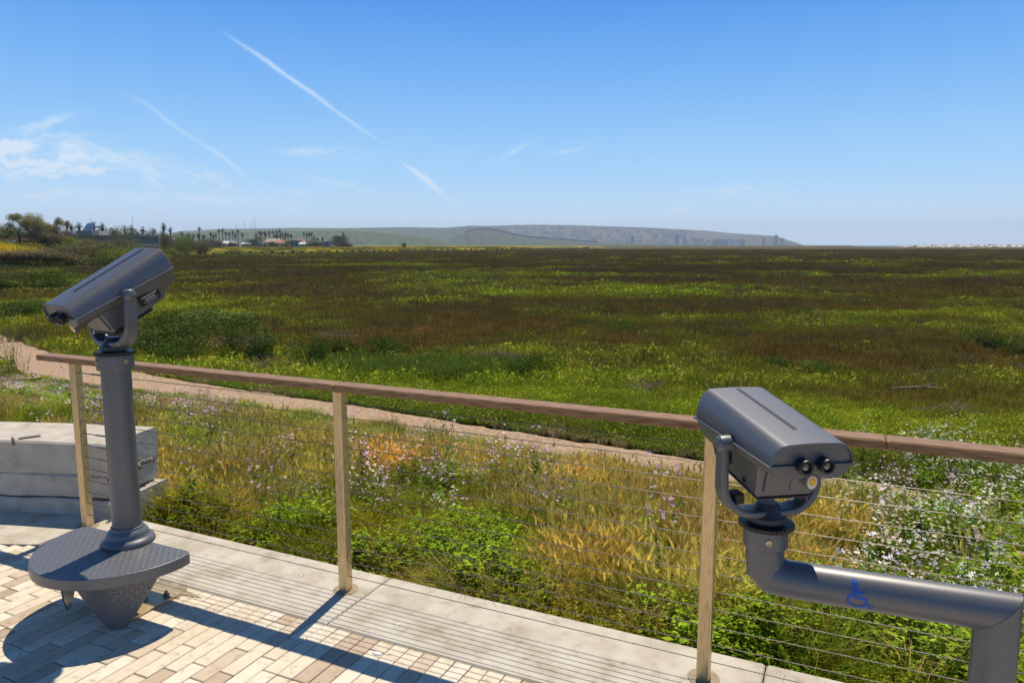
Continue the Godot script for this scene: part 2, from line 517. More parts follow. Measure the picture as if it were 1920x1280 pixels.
	rng.seed = 77
	for k in 26:      # and the same sort of wisps all round
		wisps.append([48.0 + rng.randf() * 262.0, 3.0 + rng.randf() * 9.0, 2.5 + rng.randf() * 3.0, 0.3 + rng.randf() * 0.5, rng.randf_range(-15, 20), 0.2 + rng.randf() * 0.4, 5.0])
	for q in wisps:
		var tilt := deg_to_rad(q[4])
		var cx := cos(tilt)
		var sx := sin(tilt)
		var reach_x: float = q[2] * 1.7
		var reach_y: float = q[3] * 1.8 + absf(sx) * q[2] * 1.2
		for py in range(int((90.0 - q[1] - reach_y) / 180.0 * h), int((90.0 - q[1] + reach_y) / 180.0 * h)):
			for px in range(int((q[0] - reach_x) / 360.0 * w), int((q[0] + reach_x) / 360.0 * w)):
				var dx: float = (px + 0.5) / w * 360.0 - q[0]
				var dy: float = 90.0 - (py + 0.5) / h * 180.0 - q[1]
				var ax := dx * cx + dy * sx
				var ay := -dx * sx + dy * cx
				ay += 0.12 * n.get_noise_1d(ax * 2.0 + q[0]) * q[2]
				var g := exp(-pow(ax / q[2], 2.0) * 1.6 - pow(ay / q[3], 2.0) * 1.6)
				if g < 0.02: continue
				var f := n.get_noise_2d(ax * 0.6 + q[0] * 3.0, ay * q[6] + q[1] * 5.0) * 0.9 + n.get_noise_2d(ax * 1.6, ay * q[6] * 2.5) * 0.3
				var al: float = q[5] * g * smoothstep(-0.45, 0.45, f) * 1.9
				if al > 0.004: low.set_pixel((px + w) % w, py, low.get_pixel((px + w) % w, py).lerp(Color(0.855, 0.905, 0.965), clampf(al, 0.0, 0.9)))
	low.convert(Image.FORMAT_RGBA8)
	return low


func _ready() -> void:
	# ------------------------------------------------ camera, sky, sun, exposure
	var cam := Camera3D.new()
	cam.name = "camera"
	cam.fov = 50.72
	cam.near = 0.05
	cam.far = 30000.0
	cam.position = Vector3(0, EYE, 0)
	cam.rotation_degrees = Vector3(-7.64, 0, 0)
	add_child(cam)
	cam.current = true
	var env := Environment.new()
	env.background_mode = Environment.BG_SKY
	env.tonemap_mode = Environment.TONE_MAPPER_LINEAR
	env.tonemap_exposure = 1.1
	var sky := Sky.new()
	var pano := PanoramaSkyMaterial.new()
	pano.panorama = ImageTexture.create_from_image(make_sky())
	sky.sky_material = pano
	env.sky = sky
	env.background_energy_multiplier = 1.0
	env.sdfgi_enabled = true
	env.ssao_enabled = true
	env.ssil_enabled = true
	env.fog_enabled = true
	env.fog_density = 0.00015
	env.fog_light_color = Color(0.86, 0.93, 1.0)
	var we := WorldEnvironment.new()
	we.name = "world_environment"
	we.environment = env
	add_child(we)
	var sun := DirectionalLight3D.new()
	sun.name = "sun"
	sun.light_energy = 1.6
	sun.light_color = Color(1.0, 0.955, 0.875)
	sun.light_angular_distance = 0.5
	sun.shadow_enabled = true
	add_child(sun)
	sun.look_at_from_position(Vector3(0.14, 1.0, -0.4635), Vector3.ZERO, Vector3.UP)

	for s in [[noise_a, 101, 0.03, 3], [noise_b, 202, 0.11, 4], [noise_c, 303, 0.35, 3]]:
		s[0].seed = s[1]
		s[0].noise_type = FastNoiseLite.TYPE_SIMPLEX_SMOOTH
		s[0].frequency = s[2]
		s[0].fractal_octaves = s[3]
	make_materials()
	make_ground()
	make_path()
	make_sea_and_hills()
	make_deck()
	make_wall()
	make_railing()
	make_viewers()
	make_town()
	make_bluff_plants()
	make_stumps()
	make_marsh_plants()
	make_bushes()
	make_weeds()
	make_bits()


# ---------------------------------------------------------------- ground
func make_ground() -> void:
	var radii := [0.0]
	var r := 1.6
	while r < 1750.0:
		radii.append(r)
		r *= 1.032 if r < 400.0 else 1.06
	var turns := []
	var a := -180.0
	while a < 179.9:
		turns.append(deg_to_rad(a))
		a += 0.5 if absf(a) < 47.0 else 5.0
	var n := turns.size()
	var v := PackedVector3Array()
	var c := PackedColorArray()
	var nn := PackedVector3Array()
	for ri in radii:
		for t in turns:
			var x: float = sin(t) * ri
			var z: float = -cos(t) * ri - 0.001
			var y := ground(x, z)
			var p := uq(x, z)
			if ri < 60.0 and off_path(p.x, p.y) < path_half(p.x) + 0.16 + ri * 0.012: y -= 0.10
			var tint := marsh_tint(x, z, ri) * 0.8
			if p.y < 8.5 and ri < 60.0:
				var thatch := Color(0.11, 0.08, 0.035).lerp(Color(0.07, 0.07, 0.02), clampf(noise_b.get_noise_2d(x * 5.0, z * 5.0) + 0.5, 0.0, 1.0))
				tint = tint.lerp(thatch, smoothstep(8.5, 7.0, p.y))
			v.push_back(Vector3(x, y, z))
			c.push_back(tint)
			var e := maxf(0.05, ri * 0.01)
			nn.push_back(Vector3(y - ground(x + e, z), e, y - ground(x, z + e)).normalized())
	var idx := PackedInt32Array()
	for i in radii.size() - 1:
		for j in n:
			var k := (j + 1) % n
			var p0 := i * n + j
			var p1 := i * n + k
			var p2 := p0 + n
			var p3 := p1 + n
			idx.append_array(PackedInt32Array([p0, p2, p3, p0, p3, p1]))
	struct("ground", indexed(v, nn, c, idx), mats.soil)

func indexed(v: PackedVector3Array, n: PackedVector3Array, c: PackedColorArray, idx: PackedInt32Array) -> ArrayMesh:
	var arr := []
	arr.resize(Mesh.ARRAY_MAX)
	arr[Mesh.ARRAY_VERTEX] = v
	arr[Mesh.ARRAY_NORMAL] = n
	if c.size(): arr[Mesh.ARRAY_COLOR] = c
	arr[Mesh.ARRAY_INDEX] = idx
	var m := ArrayMesh.new()
	m.add_surface_from_arrays(Mesh.PRIMITIVE_TRIANGLES, arr)
	return m

func make_path() -> void:
	var v := PackedVector3Array()
	var n := PackedVector3Array()
	var idx := PackedInt32Array()
	var rows := 0
	var u := -30.0
	while u < 3.7:
		var mid := curve(PATH, u)
		var half := (0.49 - 0.36 * smoothstep(2.2, 3.6, u)) + 0.12 * noise_b.get_noise_1d(u * 6.0) + 0.55 * (1.0 - smoothstep(-14.0, -8.0, u))
		for k in 9:
			var s := (k - 4) / 4.0
			var ragged := half + 0.10 * noise_c.get_noise_2d(u * 9.0, s * 4.0 + 30.0)
			var p := at_uq(u, mid + s * ragged)
			p.y = ground(p.x, p.z) + 0.03 - 0.05 * (1.0 - s * s) + 0.012 * noise_c.get_noise_2d(p.x * 8.0, p.z * 8.0) - (0.06 if absf(s) > 0.9 else 0.0)
			v.push_back(p)
			n.push_back(Vector3.UP)
		rows += 1
		u += 0.12
	for i in rows - 1:
		for k in 8:
			var p0 := i * 9 + k
			idx.append_array(PackedInt32Array([p0, p0 + 1, p0 + 10, p0, p0 + 10, p0 + 9]))
	struct("dirt_path", indexed(v, n, PackedColorArray(), idx), mats.dirt)


# ---------------------------------------------------------------- sea, hills, dunes
func ridge(called: String, line: Array, d_base: float, d_top: float, seed_: int, how: String) -> void:
	var v := PackedVector3Array()
	var c := PackedColorArray()
	var n := FastNoiseLite.new()
	n.seed = seed_
	n.frequency = 1.0
	n.fractal_octaves = 5
	var cols := int((line[-1][0] - line[0][0]) / 3.0) + 1
	var rows := 26
	for j in rows + 2:
		for i in cols:
			var px: float = line[0][0] + i * 3.0
			var t := minf(float(j) / rows, 1.0)
			var d := lerpf(d_base, d_top, t)
			var top := up_at(curve(line, px), d_top) - MARSH
			var s := pow(t, 0.85) * (1.0 - 0.18 * t) + 0.18 * t * t
			var gully := n.get_noise_2d(px * 0.045, t * 1.2)
			var y := MARSH + maxf(0.0, top) * clampf(s + 0.10 * gully * sin(t * PI), 0.0, 1.02)
			if j == rows + 1:
				d = d_top * 1.1
				y = MARSH + maxf(0.0, top) * 0.9
			y += n.get_noise_2d(px * 0.35, 5.0) * d_top * 0.0005 * t
			v.push_back(bearing(px, d, y))
			var f := n.get_noise_2d(px * 0.09, t * 5.0)
			var g := n.get_noise_2d(px * 0.5, t * 14.0)
			var col := Color(0.055, 0.075, 0.035).lerp(Color(0.12, 0.115, 0.06), clampf(f * 1.2 + 0.4, 0.0, 1.0))
			if how == "town":
				var inside := smoothstep(900.0, 960.0, px) * (1.0 - smoothstep(1350.0, 1460.0, px) * 0.6)
				col = col.lerp(Color(0.19, 0.17, 0.155).lerp(Color(0.10, 0.105, 0.08), clampf(g * 0.8 + 0.45, 0.0, 1.0)), inside)
			elif how == "green":
				col = Color(0.05, 0.075, 0.03).lerp(Color(0.115, 0.125, 0.045), clampf(f * 1.3 + g * 0.5 + 0.45, 0.0, 1.0))
				if t > 0.86: col = col.lerp(Color(0.17, 0.18, 0.06), 0.7)
			c.push_back(col * (0.95 + 0.14 * g))
	var idx := PackedInt32Array()
	for j in rows + 1:
		for i in cols - 1:
			var p := j * cols + i
			idx.append_array(PackedInt32Array([p, p + cols, p + cols + 1, p, p + cols + 1, p + 1]))
	var nn := PackedVector3Array()
	nn.resize(v.size())
	for k in range(0, idx.size(), 3):
		var f := (v[idx[k + 2]] - v[idx[k]]).cross(v[idx[k + 1]] - v[idx[k]])
		for m in 3: nn[idx[k + m]] += f
	for k in nn.size(): nn[k] = nn[k].normalized()
	struct(called, indexed(v, nn, c, idx), mats.hill)

const RIDGE_FAR := [[230.0, 452.0], [300.0, 441.0], [340.0, 433.0], [420.0, 429.0], [560.0, 427.0], [640.0, 427.5], [700.0, 426.5], [760.0, 425.5], [830.0, 427.0], [870.0, 424.5], [882.0, 422.5], [910.0, 423.5], [1000.0, 421.0], [1060.0, 421.8], [1140.0, 424.0], [1200.0, 426.0], [1280.0, 430.0], [1320.0, 432.0], [1370.0, 437.0], [1420.0, 440.0], [1446.0, 442.0], [1460.0, 444.5], [1475.0, 449.0], [1490.0, 454.0], [1508.0, 459.5]]
const RIDGE_MID := [[830.0, 458.5], [845.0, 450.0], [860.0, 441.0], [880.0, 433.5], [900.0, 430.5], [915.0, 430.0], [935.0, 433.0], [960.0, 439.5], [985.0, 444.0], [1010.0, 446.5], [1060.0, 450.0], [1100.0, 453.5], [1160.0, 456.0], [1260.0, 457.0], [1330.0, 459.0]]
const RIDGE_NEAR := [[200.0, 455.0], [300.0, 443.0], [340.0, 436.0], [400.0, 432.5], [480.0, 431.0], [560.0, 430.0], [640.0, 429.5], [700.0, 431.5], [740.0, 435.0], [780.0, 441.0], [820.0, 448.0], [850.0, 455.0], [880.0, 459.5]]

func make_sea_and_hills() -> void:
	var s := MB.new()
	for i in 24:
		var a0 := deg_to_rad(-70.0 + i * 140.0 / 24.0)
		var a1 := deg_to_rad(-70.0 + (i + 1) * 140.0 / 24.0)
		var dirs := [Vector3(sin(a0), 0, -cos(a0)), Vector3(sin(a1), 0, -cos(a1))]
		var y := Vector3(0, MARSH - 0.4, 0)
		s.quad(dirs[0] * 1400.0 + y, dirs[1] * 1400.0 + y, dirs[1] * 5200.0 + y, dirs[0] * 5200.0 + y)
	struct("sea", s.done(0.0), mats.sea)
	ridge("far_hill_ridge", RIDGE_FAR, 3700.0, 4800.0, 31, "town")
	ridge("near_green_hill", RIDGE_NEAR, 2300.0, 2900.0, 32, "green")
	ridge("middle_hill", RIDGE_MID, 2800.0, 3400.0, 33, "plain")
	# plain between the marsh and the foot of the hills
	var p := MB.new()
	for i in 40:
		var px := 120.0 + i * 37.0
		var qx := px + 37.0
		p.quad(bearing(px, 1500, MARSH + 0.3), bearing(qx, 1500, MARSH + 0.3), bearing(qx, 3900, MARSH + 0.5), bearing(px, 3900, MARSH + 0.5))
	p.orient(0)
	var pm := mat("plain", lin(0.085, 0.08, 0.04), 1.0)
	pm.metallic_specular = 0.0
	struct("coastal_plain", p.done(0.0), pm)
	# dunes on the right
	var n := FastNoiseLite.new()
	n.seed = 41
	n.frequency = 1.0
	n.fractal_octaves = 4
	var v := PackedVector3Array()
	var c := PackedColorArray()
	var nn := PackedVector3Array()
	var cols := 260
	for j in 7:
		for i in cols:
			var px := 1500.0 + i * 2.6
			var d := 980.0 + j * 14.0
			var env_ := smoothstep(1640.0, 1790.0, px) * 0.75 + smoothstep(1500.0, 1660.0, px) * 0.2
			var bump := 0.5 + 0.5 * n.get_noise_2d(px * 0.05 + j * 0.3, j * 0.25) + 0.35 * n.get_noise_2d(px * 0.2, j * 0.5)
			var y := MARSH + maxf(0.0, env_ * (2.6 + 2.6 * bump)) * sin(PI * (j + 0.15) / 6.3)
			v.push_back(bearing(px, d, y))
			nn.push_back(Vector3(0, 1, 0.4).normalized())
			var g := n.get_noise_2d(px * 0.16 + j * 1.5 + 9.0, j * 0.9)
			c.push_back(Color(0.60, 0.55, 0.46).lerp(Color(0.075, 0.075, 0.04), smoothstep(0.05, 0.2, g)).lerp(Color(0.07, 0.075, 0.035), 1.0 - smoothstep(0.2, 0.5, env_)))
	var idx := PackedInt32Array()
	for j in 6:
		for i in cols - 1:
			var q := j * cols + i
			idx.append_array(PackedInt32Array([q, q + cols, q + cols + 1, q, q + cols + 1, q + 1]))
	struct("sand_dunes", indexed(v, nn, c, idx), mats.sand)


# ---------------------------------------------------------------- deck: concrete band and pavers
const BAND_NEAR := -0.30      # q of the band's edge towards the pavers
const BAND_FAR := 0.205

func band_edge(u: float) -> float:   # the band widens round the end of the railing on the left
	return BAND_NEAR + (0.0 if u > -1.93 else (u + 1.93) * 0.42)

func make_deck() -> void:
	var band := Node3D.new()
	band.name = "concrete_band"
	add_child(band)
	tag(band, "", "", "", "structure")
	var cuts := [-1.93, 0.125, 1.95, 3.8, 6.0]
	for k in cuts.size() - 1:
		var m := MB.new()
		var a: float = cuts[k] + 0.0025
		var b: float = cuts[k + 1] - 0.0025
		var at := at_uq((a + b) / 2.0, (BAND_NEAR + BAND_FAR) / 2.0, -0.11)
		m.box(at, Vector3(b - a, 0.22, BAND_FAR - BAND_NEAR), Basis(Vector3.UP, -RA), 0.006)
		obj("slab", m.done(), mats.concrete, band)
	var left := MB.new()
	var top := PackedVector3Array()
	var low := PackedVector3Array()
	for p in [[-1.9325, BAND_FAR], [-1.9325, BAND_NEAR], [-2.35, band_edge(-2.35)], [-3.2, band_edge(-3.2)], [-5.5, band_edge(-5.5)], [-8.0, -2.2], [-8.0, 1.2], [-4.0, 0.9], [-2.25, BAND_FAR + 0.02]]:
		top.push_back(at_uq(p[0], p[1], 0.0))
		low.push_back(at_uq(p[0], p[1], -0.22))
	left.loft([low, top])
	obj("slab", left.done(), mats.concrete, band)

	var pave := Node3D.new()
	pave.name = "pavement"
	add_child(pave)
	tag(pave, "", "", "", "structure")
	var bed := MB.new()
	bed.box(at_uq(0.0, -3.6, -0.062), Vector3(16.0, 0.09, 6.62), Basis(Vector3.UP, -RA))
	obj("mortar_bed", bed.done(), mats.mortar, pave)
	rng.seed = 5
	var rest := {}
	var shapes := {}
	var pitch := 0.0748
	var near := 0
	var spin := Basis(Vector3.UP, -RA)
	for i in range(-62, 62):
		var u := i * pitch + 0.01
		var q := minf(band_edge(u - 0.037), band_edge(u + 0.037)) - 0.006
		if i % 2 == 0: q -= 0.0
		var first := true
		while q > -4.2:
			var n: int = [2, 3, 3, 4, 4, 5][rng.randi() % 6]
			if first: n = [1, 2, 3, 4, 5][rng.randi() % 5]
			var long := n * 0.0762 if n < 6 else 0.457
			first = false
			var at := at_uq(u, q - long / 2.0, -0.017 + rng.randf_range(-0.0012, 0.0012))
			q -= long + 0.0035
			var tone: int = [0, 0, 1, 1, 1, 2, 0, 3, 4, 2, 5, 0][rng.randi() % 12]
			var d := -at.z
			var seen := d > 1.9 and absf(at.x / d) < 0.82 and at.z < -1.95 and at.x < 0.75 and near < 299 and at_uq(u, q).distance_to(Vector3(-0.9, 0, -3.0)) < 1.9
			if seen:
				near += 1
				if not shapes.has(n):
					var m := MB.new()
					m.box(Vector3.ZERO, Vector3(pitch - 0.0032, 0.06, long - 0.001), Basis(), 0.0028)
					shapes[n] = m.done(20.0)
				var o := obj("paver", shapes[n], mats["paver_%d" % tone], pave, at + Vector3(0, -0.013, 0))
				o.rotation = Vector3(rng.randf_range(-0.003, 0.003), -RA + rng.randf_range(-0.004, 0.004), 0)
			else:
				if not rest.has(tone): rest[tone] = MB.new()
				rest[tone].box(at + Vector3(0, -0.013, 0), Vector3(pitch - 0.0032, 0.06, long - 0.001), spin)
	rng.seed = 12
	for spot in [["mortar_patch", -0.84, -0.365, 0.23, 0.062, "efflorescence", pave], ["mortar_patch", -0.95, -0.50, 0.13, 0.05, "efflorescence", pave], ["bird_dropping", 0.42, -0.17, 0.016, 0.009, "white_wall", band], ["bird_dropping", 0.47, -0.40, 0.022, 0.012, "white_wall", pave], ["bird_dropping", 0.51, -0.385, 0.010, 0.007, "white_wall", pave], ["bird_dropping", -0.3, 0.02, 0.008, 0.006, "white_wall", band]]:
		var m := MB.new()
		var low_r := PackedVector3Array()
		var top_r := PackedVector3Array()
		for k in 22:
			var a := TAU * k / 22.0
			var w := 1.0 + rng.randf_range(-0.28, 0.28)
			low_r.push_back(at_uq(spot[1] + cos(a) * spot[3] * w, spot[2] + sin(a) * spot[4] * w, -0.004))
			top_r.push_back(at_uq(spot[1] + cos(a) * spot[3] * w * 0.93, spot[2] + sin(a) * spot[4] * w * 0.93, 0.0028))
		m.loft([low_r, top_r])
		obj(spot[0], m.done(20.0), mats[spot[5]], spot[6])
	for tone in rest:
		tag(obj("outlying_pavers", rest[tone].done(0.0), mats["paver_%d" % tone], pave), "", "", "", "stuff")


# ---------------------------------------------------------------- seat wall on the left
func make_wall() -> void:
	var w := thing("seat_wall", "low curved concrete seat wall with a pebble seam, beside the end of the railing", "wall", Vector3(-2.46, 0, -4.54))
	rng.seed = 9
	var front := func(s: float) -> Vector3:       # the wall's middle line, leaving to the left and bending slowly towards the viewer
		var a := 0.19 - s * 0.055
		return Vector3(-cos(a) * s, 0, -sin(a) * s)
	var layer := func(called: String, y0: float, y1: float, inset: float, wobble: float, end: float, m: Material) -> void:
		var mb := MB.new()
		var rings := []
		var steps := 130
		for i in steps + 1:
			var s := end + i * (6.0 - end) / steps
			var p: Vector3 = front.call(s)
			var q: Vector3 = front.call(s + 0.01)
			var dir := (q - p).normalized()
			var side := Vector3(-dir.z, 0, dir.x)       # towards the back
			if side.z > 0.0: side = -side
			var h := 0.235
			var r := PackedVector3Array()
			var wf := inset + wobble * (0.5 + noise_c.get_noise_2d(s * 3.0, y0 * 50.0))
			var yb := y0 - wobble * (0.5 * noise_b.get_noise_2d(s * 14.0, y0 * 30.0) + 0.5 * noise_c.get_noise_2d(s * 14.0, y0 * 30.0)) + (0.03 * noise_b.get_noise_2d(s * 5.0, 7.0) if y0 > 0.0 and y0 < 0.2 else 0.0)
			var yt := y1 + wobble * (0.5 * noise_b.get_noise_2d(s * 14.0, y1 * 30.0) + 0.5 * noise_c.get_noise_2d(s * 14.0, y1 * 30.0)) + (0.02 * noise_b.get_noise_2d(s * 5.0, 7.0) if y1 < 0.2 else 0.0)
			if y1 > 0.45: yt = y1
			var bev := 0.012
			for e in [[-h + wf, yb], [-h + wf * 0.3, yb + 0.02], [-h + wf * 0.3, (yb + yt) / 2.0], [-h + wf * 0.3, yt - bev], [-h + wf * 0.3 + bev, yt], [h - wf * 0.3 - bev, yt], [h - wf * 0.3, yt - bev], [h - wf * 0.3, yb + 0.02], [h - wf, yb]]:
				r.push_back(p + side * e[0] + Vector3(0, e[1], 0))
			rings.append(r)
		mb.loft(rings)
		obj(called, mb.done(35.0), m, w)
	layer.call("upper_course", 0.257, 0.464, 0.006, 0.010, 0.0, mats.wall_concrete)
	layer.call("middle_course", 0.110, 0.2545, 0.005, 0.010, 0.012, mats.wall_concrete)
	layer.call("lower_course", -0.15, 0.098, -0.022, 0.018, -0.055, mats.wall_concrete)
	layer.call("seam_filling", 0.06, 0.28, 0.045, 0.02, 0.05, mats.seam)
	var stones := []
	for k in 3:
		var m := MB.new()
		m.blob(Vector3.ZERO, Vector3(0.019, 0.012, 0.015) * (0.8 + 0.3 * k), Basis(Vector3.FORWARD, 0.3 * k), 9, 5)
		stones.append(m.done(60.0))
	for k in 74:
		var s: float = [0.06 + rng.randf() * 0.26, 0.9 + rng.randf() * 0.5, 0.85 + rng.randf() * 1.0][k % 3]
		var at: Vector3 = front.call(s)
		at += Vector3(0.03, 0.247 + rng.randf_range(-0.012, 0.022), 0.221 + rng.randf_range(-0.02, 0.006))
		var o := obj("pebble", stones[k % 3], mats[["stone_grey", "stone_tan", "stone_dark", "stone_grey", "stone_dark"][k % 5]], w, at)
		o.rotation = Vector3(rng.randf() * 3.0, rng.randf() * 6.0, rng.randf())
	for k in 16:      # pebbles in the cut end
		var o := obj("pebble", stones[k % 3], mats[["stone_grey", "stone_dark", "stone_tan"][k % 3]], w, Vector3(-0.012 + rng.randf() * 0.02 + 0.02, 0.245 + rng.randf_range(-0.015, 0.02), -0.2 + k * 0.026))
		o.rotation = Vector3(rng.randf() * 3.0, rng.randf() * 6.0, 0)
	var st := MB.new()
	var e0: Vector3 = front.call(0.63)
	st.box(e0 + Vector3(0, 0.47, 0.16), Vector3(0.022, 0.012, 0.12), Basis(Vector3.UP, -0.9), 0.004)
	st.box(e0 + Vector3(-0.062, 0.462, 0.228), Vector3(0.034, 0.05, 0.016), Basis(Vector3.UP, -0.9), 0.004)
	obj("skate_stop", st.done(), mats.cable, w)


# ---------------------------------------------------------------- railing
func make_railing() -> void:
	var t := thing("cable_railing", "railing of steel posts, thirteen wire cables and a brown wooden handrail", "railing", RO, -RA)
	var posts := [-1.925, 0.0, 1.735, 3.47, 5.2]
	for u in posts:
		var m := MB.new()
		m.box(Vector3(0, 0.49, 0), Vector3(0.05, 1.02, 0.05), Basis(), 0.004)
		obj("post", m.done(), mats.steel, t, Vector3(u, 0, 0))
	var foot := MB.new()
	foot.lathe([[0.062, 0.0], [0.06, 0.0015]], 24, Vector3.ZERO)
	for u in posts: obj("grout_ring", foot.done(), mats.efflorescence, t, Vector3(u, 0.002, 0))
	var cuts := [-2.215, -0.002, 2.31, 4.4, 6.4]
	for k in cuts.size() - 1:
		var m := MB.new()
		m.box(Vector3((cuts[k] + cuts[k + 1]) / 2.0, 1.019, 0.0), Vector3(cuts[k + 1] - cuts[k] - 0.002, 0.034, 0.092), Basis(), 0.005)
		obj("handrail_plank", m.done(), mats.wood, t)
	var cable := MB.new()
	var path := []
	for i in 2: path.append(Vector3(-1.9 + i * 7.8, 0, 0))
	# three strands wound round each other
	for s in 3:
		var line := []
		for i in 560:
			var x := -1.93 + i * 0.0145
			var a := x * 170.0 + TAU * s / 3.0
			line.append(Vector3(x, sin(a) * 0.0012, cos(a) * 0.0012))
		cable.tube(line, [0.0013], 4)
	var shape := cable.done(80.0)
	var rod := MB.new()
	rod.tube([Vector3(-1.9, 0, 0), Vector3(-1.79, 0, 0)], [0.0032], 8)
	rod.tube([Vector3(-1.79, 0, 0), Vector3(-1.785, 0, 0), Vector3(-1.70, 0, 0), Vector3(-1.695, 0, 0)], [0.0032, 0.0052, 0.0052, 0.003], 10)
	var rod_shape := rod.done()
	for k in 13:
		var o := obj("cable", shape, mats.cable, t, Vector3(0, 0.0745 + k * 0.0723, 0))
		obj("tensioner", rod_shape, mats.cable, o)


# ---------------------------------------------------------------- tower viewers
func hv(x: float, y: float, z: float) -> Vector3:    # z forwards, towards what is looked at
	return Vector3(x, y, -z)

const W0 := 0.126
const W1 := 0.136
const F0 := 0.075
const F1 := 0.088
const T0 := 0.060
const T1 := 0.096
const BACK := -0.2305
const FRONT := 0.2535
const PY := 0.014

func make_head(root: Node3D, at: Vector3, yaw: float, pitch: float) -> void:
	var head := Node3D.new()
	# hood: the upper shell
	var m := MB.new()
	var ring := func(z: float, grow: float, lift := 0.0) -> PackedVector3Array:
		var s := inverse_lerp(BACK, FRONT, z)
		var w := lerpf(W0, W1, s) - grow
		var f := lerpf(F0, F1, s) - grow * 0.5
		var h := lerpf(T0, T1, s) - grow
		var r := PackedVector3Array()
		for i in 10:
			var a := PI / 2 * i / 9.0
			r.push_back(hv(f + (w - f) * cos(a), PY + 0.001 + h * sin(a), z))
		for i in 5:
			r.push_back(hv(f * (1.0 - 2.0 * (i + 1) / 6.0), PY + 0.001 + h + 0.0025 * sin(PI * (i + 1) / 6.0), z))
		for i in 10:
			var a := PI / 2 * (9 - i) / 9.0
			r.push_back(hv(-f - (w - f) * cos(a), PY + 0.001 + h * sin(a), z))
		return r
	var rings := [ring.call(BACK + 0.007, 0.004), ring.call(BACK, 0.0035), ring.call(BACK, 0.0015), ring.call(BACK + 0.002, 0.0)]
	for k in 9: rings.append(ring.call(lerpf(BACK, FRONT, (k + 0.5) / 9.5), 0.0))
	rings.append(ring.call(FRONT - 0.004, 0.0))
	rings.append(ring.call(FRONT, 0.003))
	rings.append(ring.call(FRONT - 0.006, 0.008))
	m.loft(rings)
	var hood := obj("head", m.done(32.0), mats.paint, root, at)
	hood.basis = Basis(Vector3.UP, -yaw) * Basis(Vector3.RIGHT, pitch)
	# slot along the top
	m = MB.new()
	for s in [0, 1]:
		var rr := []
		for k in 2:
			var z: float = [BACK + 0.10, FRONT - 0.02][k]
			var y := PY + 0.0035 + lerpf(T0, T1, inverse_lerp(BACK, FRONT, z))
			var x: float = -0.004 + s * 0.008
			var q := PackedVector3Array()
			for e in [[-0.0014, 0.0], [0.0014, 0.0], [0.001, 0.003], [-0.001, 0.003]]: q.push_back(hv(x + e[0], y + e[1] - 0.001, z))
			rr.append(q)
		m.loft(rr)
	obj("ridge", m.done(0.0), mats.dark_paint, hood)
	# lip round the seam
	m = MB.new()
	var lip := []
	for e in [[0.0, -0.0075], [0.007, -0.006], [0.007, -0.001], [0.004, 0.0008]]:
		var q := PackedVector3Array()
		var g: float = e[0]
		for p in [[W0 + g, BACK - g * 0.3], [W1 + g, FRONT + g * 0.3], [-W1 - g, FRONT + g * 0.3], [-W0 - g, BACK - g * 0.3]]: q.push_back(hv(p[0], PY + e[1], p[1]))
		lip.append(q)
	m.loft(lip)
	obj("seam_lip", m.done(20.0), mats.paint, hood)
	# tray below the seam: two lobes at the eyepieces, deeper and round towards the front
	m = MB.new()
	rings = []
	for k in 13:
		var s := k / 12.0
		var z := lerpf(BACK + 0.003, FRONT - 0.006, s)
		var w := lerpf(W0, W1, s) - 0.005
		var deep: float = curve([[0.0, 0.036], [0.2, 0.045], [0.5, 0.055], [0.85, 0.088], [0.95, 0.095], [1.0, 0.085]], s)
		var lobe := 1.0 - smoothstep(0.12, 0.4, s)
		var r := PackedVector3Array()
		r.push_back(hv(w, PY - 0.007, z))
		for i in 25:
			var x := w * (1.0 - 2.0 * i / 24.0)
			var two := sqrt(maxf(0.0, 1.0 - pow((absf(x) - w * 0.5) / (w * 0.5), 2.0)))
			if absf(x) < w * 0.5: two = maxf(two, 0.35)
			var one := pow(maxf(0.0, 1.0 - pow(absf(x) / w, 3.0)), 0.5)
			r.push_back(hv(x, PY - 0.0085 - deep * lerpf(one, two, lobe), z))
		r.push_back(hv(-w, PY - 0.007, z))
		rings.append(r)
	m.loft(rings)
	obj("lower_shell", m.done(38.0), mats.paint, hood)
	# box that hangs below, holding the works
	m = MB.new()
	rings = []
	for k in [[0.0, 0.006], [0.02, 0.0], [0.5, 0.0], [0.98, 0.0], [1.0, 0.005]]:
		var s: float = k[0]
		var zt := lerpf(-0.128, 0.235, s)
		var zb := lerpf(-0.105, 0.175, s)
		var deep: float = lerpf(0.148, 0.122, s) - k[1]
		var wt: float = 0.104 - k[1]
		var wb: float = 0.094 - k[1]
		var r := PackedVector3Array()
		for e in [[wt, 0.0], [wb, 0.90], [wb - 0.008, 1.0], [-wb + 0.008, 1.0], [-wb, 0.90], [-wt, 0.0]]:
			r.push_back(hv(e[0], PY - 0.02 - (deep - 0.02) * e[1], lerpf(zt, zb, e[1])))
		rings.append(r)
	m.loft(rings)
	obj("housing", m.done(25.0), mats.paint, hood)
	for s in [-1, 1]:      # doors in the face under the eyepieces
		m = MB.new()
		var face := Basis(Vector3.RIGHT, 0.175)
		m.box(hv(s * 0.0405 + 0.006, PY - 0.088, -0.1195), Vector3(0.079, 0.080, 0.008), face, 0.0015)
		obj("access_panel", m.done(), mats.paint, hood)
	# foot bar along the bottom of the box
	m = MB.new()
	m.box(hv(0, PY - 0.146, -0.0), Vector3(0.176, 0.006, 0.21), Basis(Vector3.RIGHT, 0.06), 0.002)
	obj("bottom_plate", m.done(), mats.dark_paint, hood)
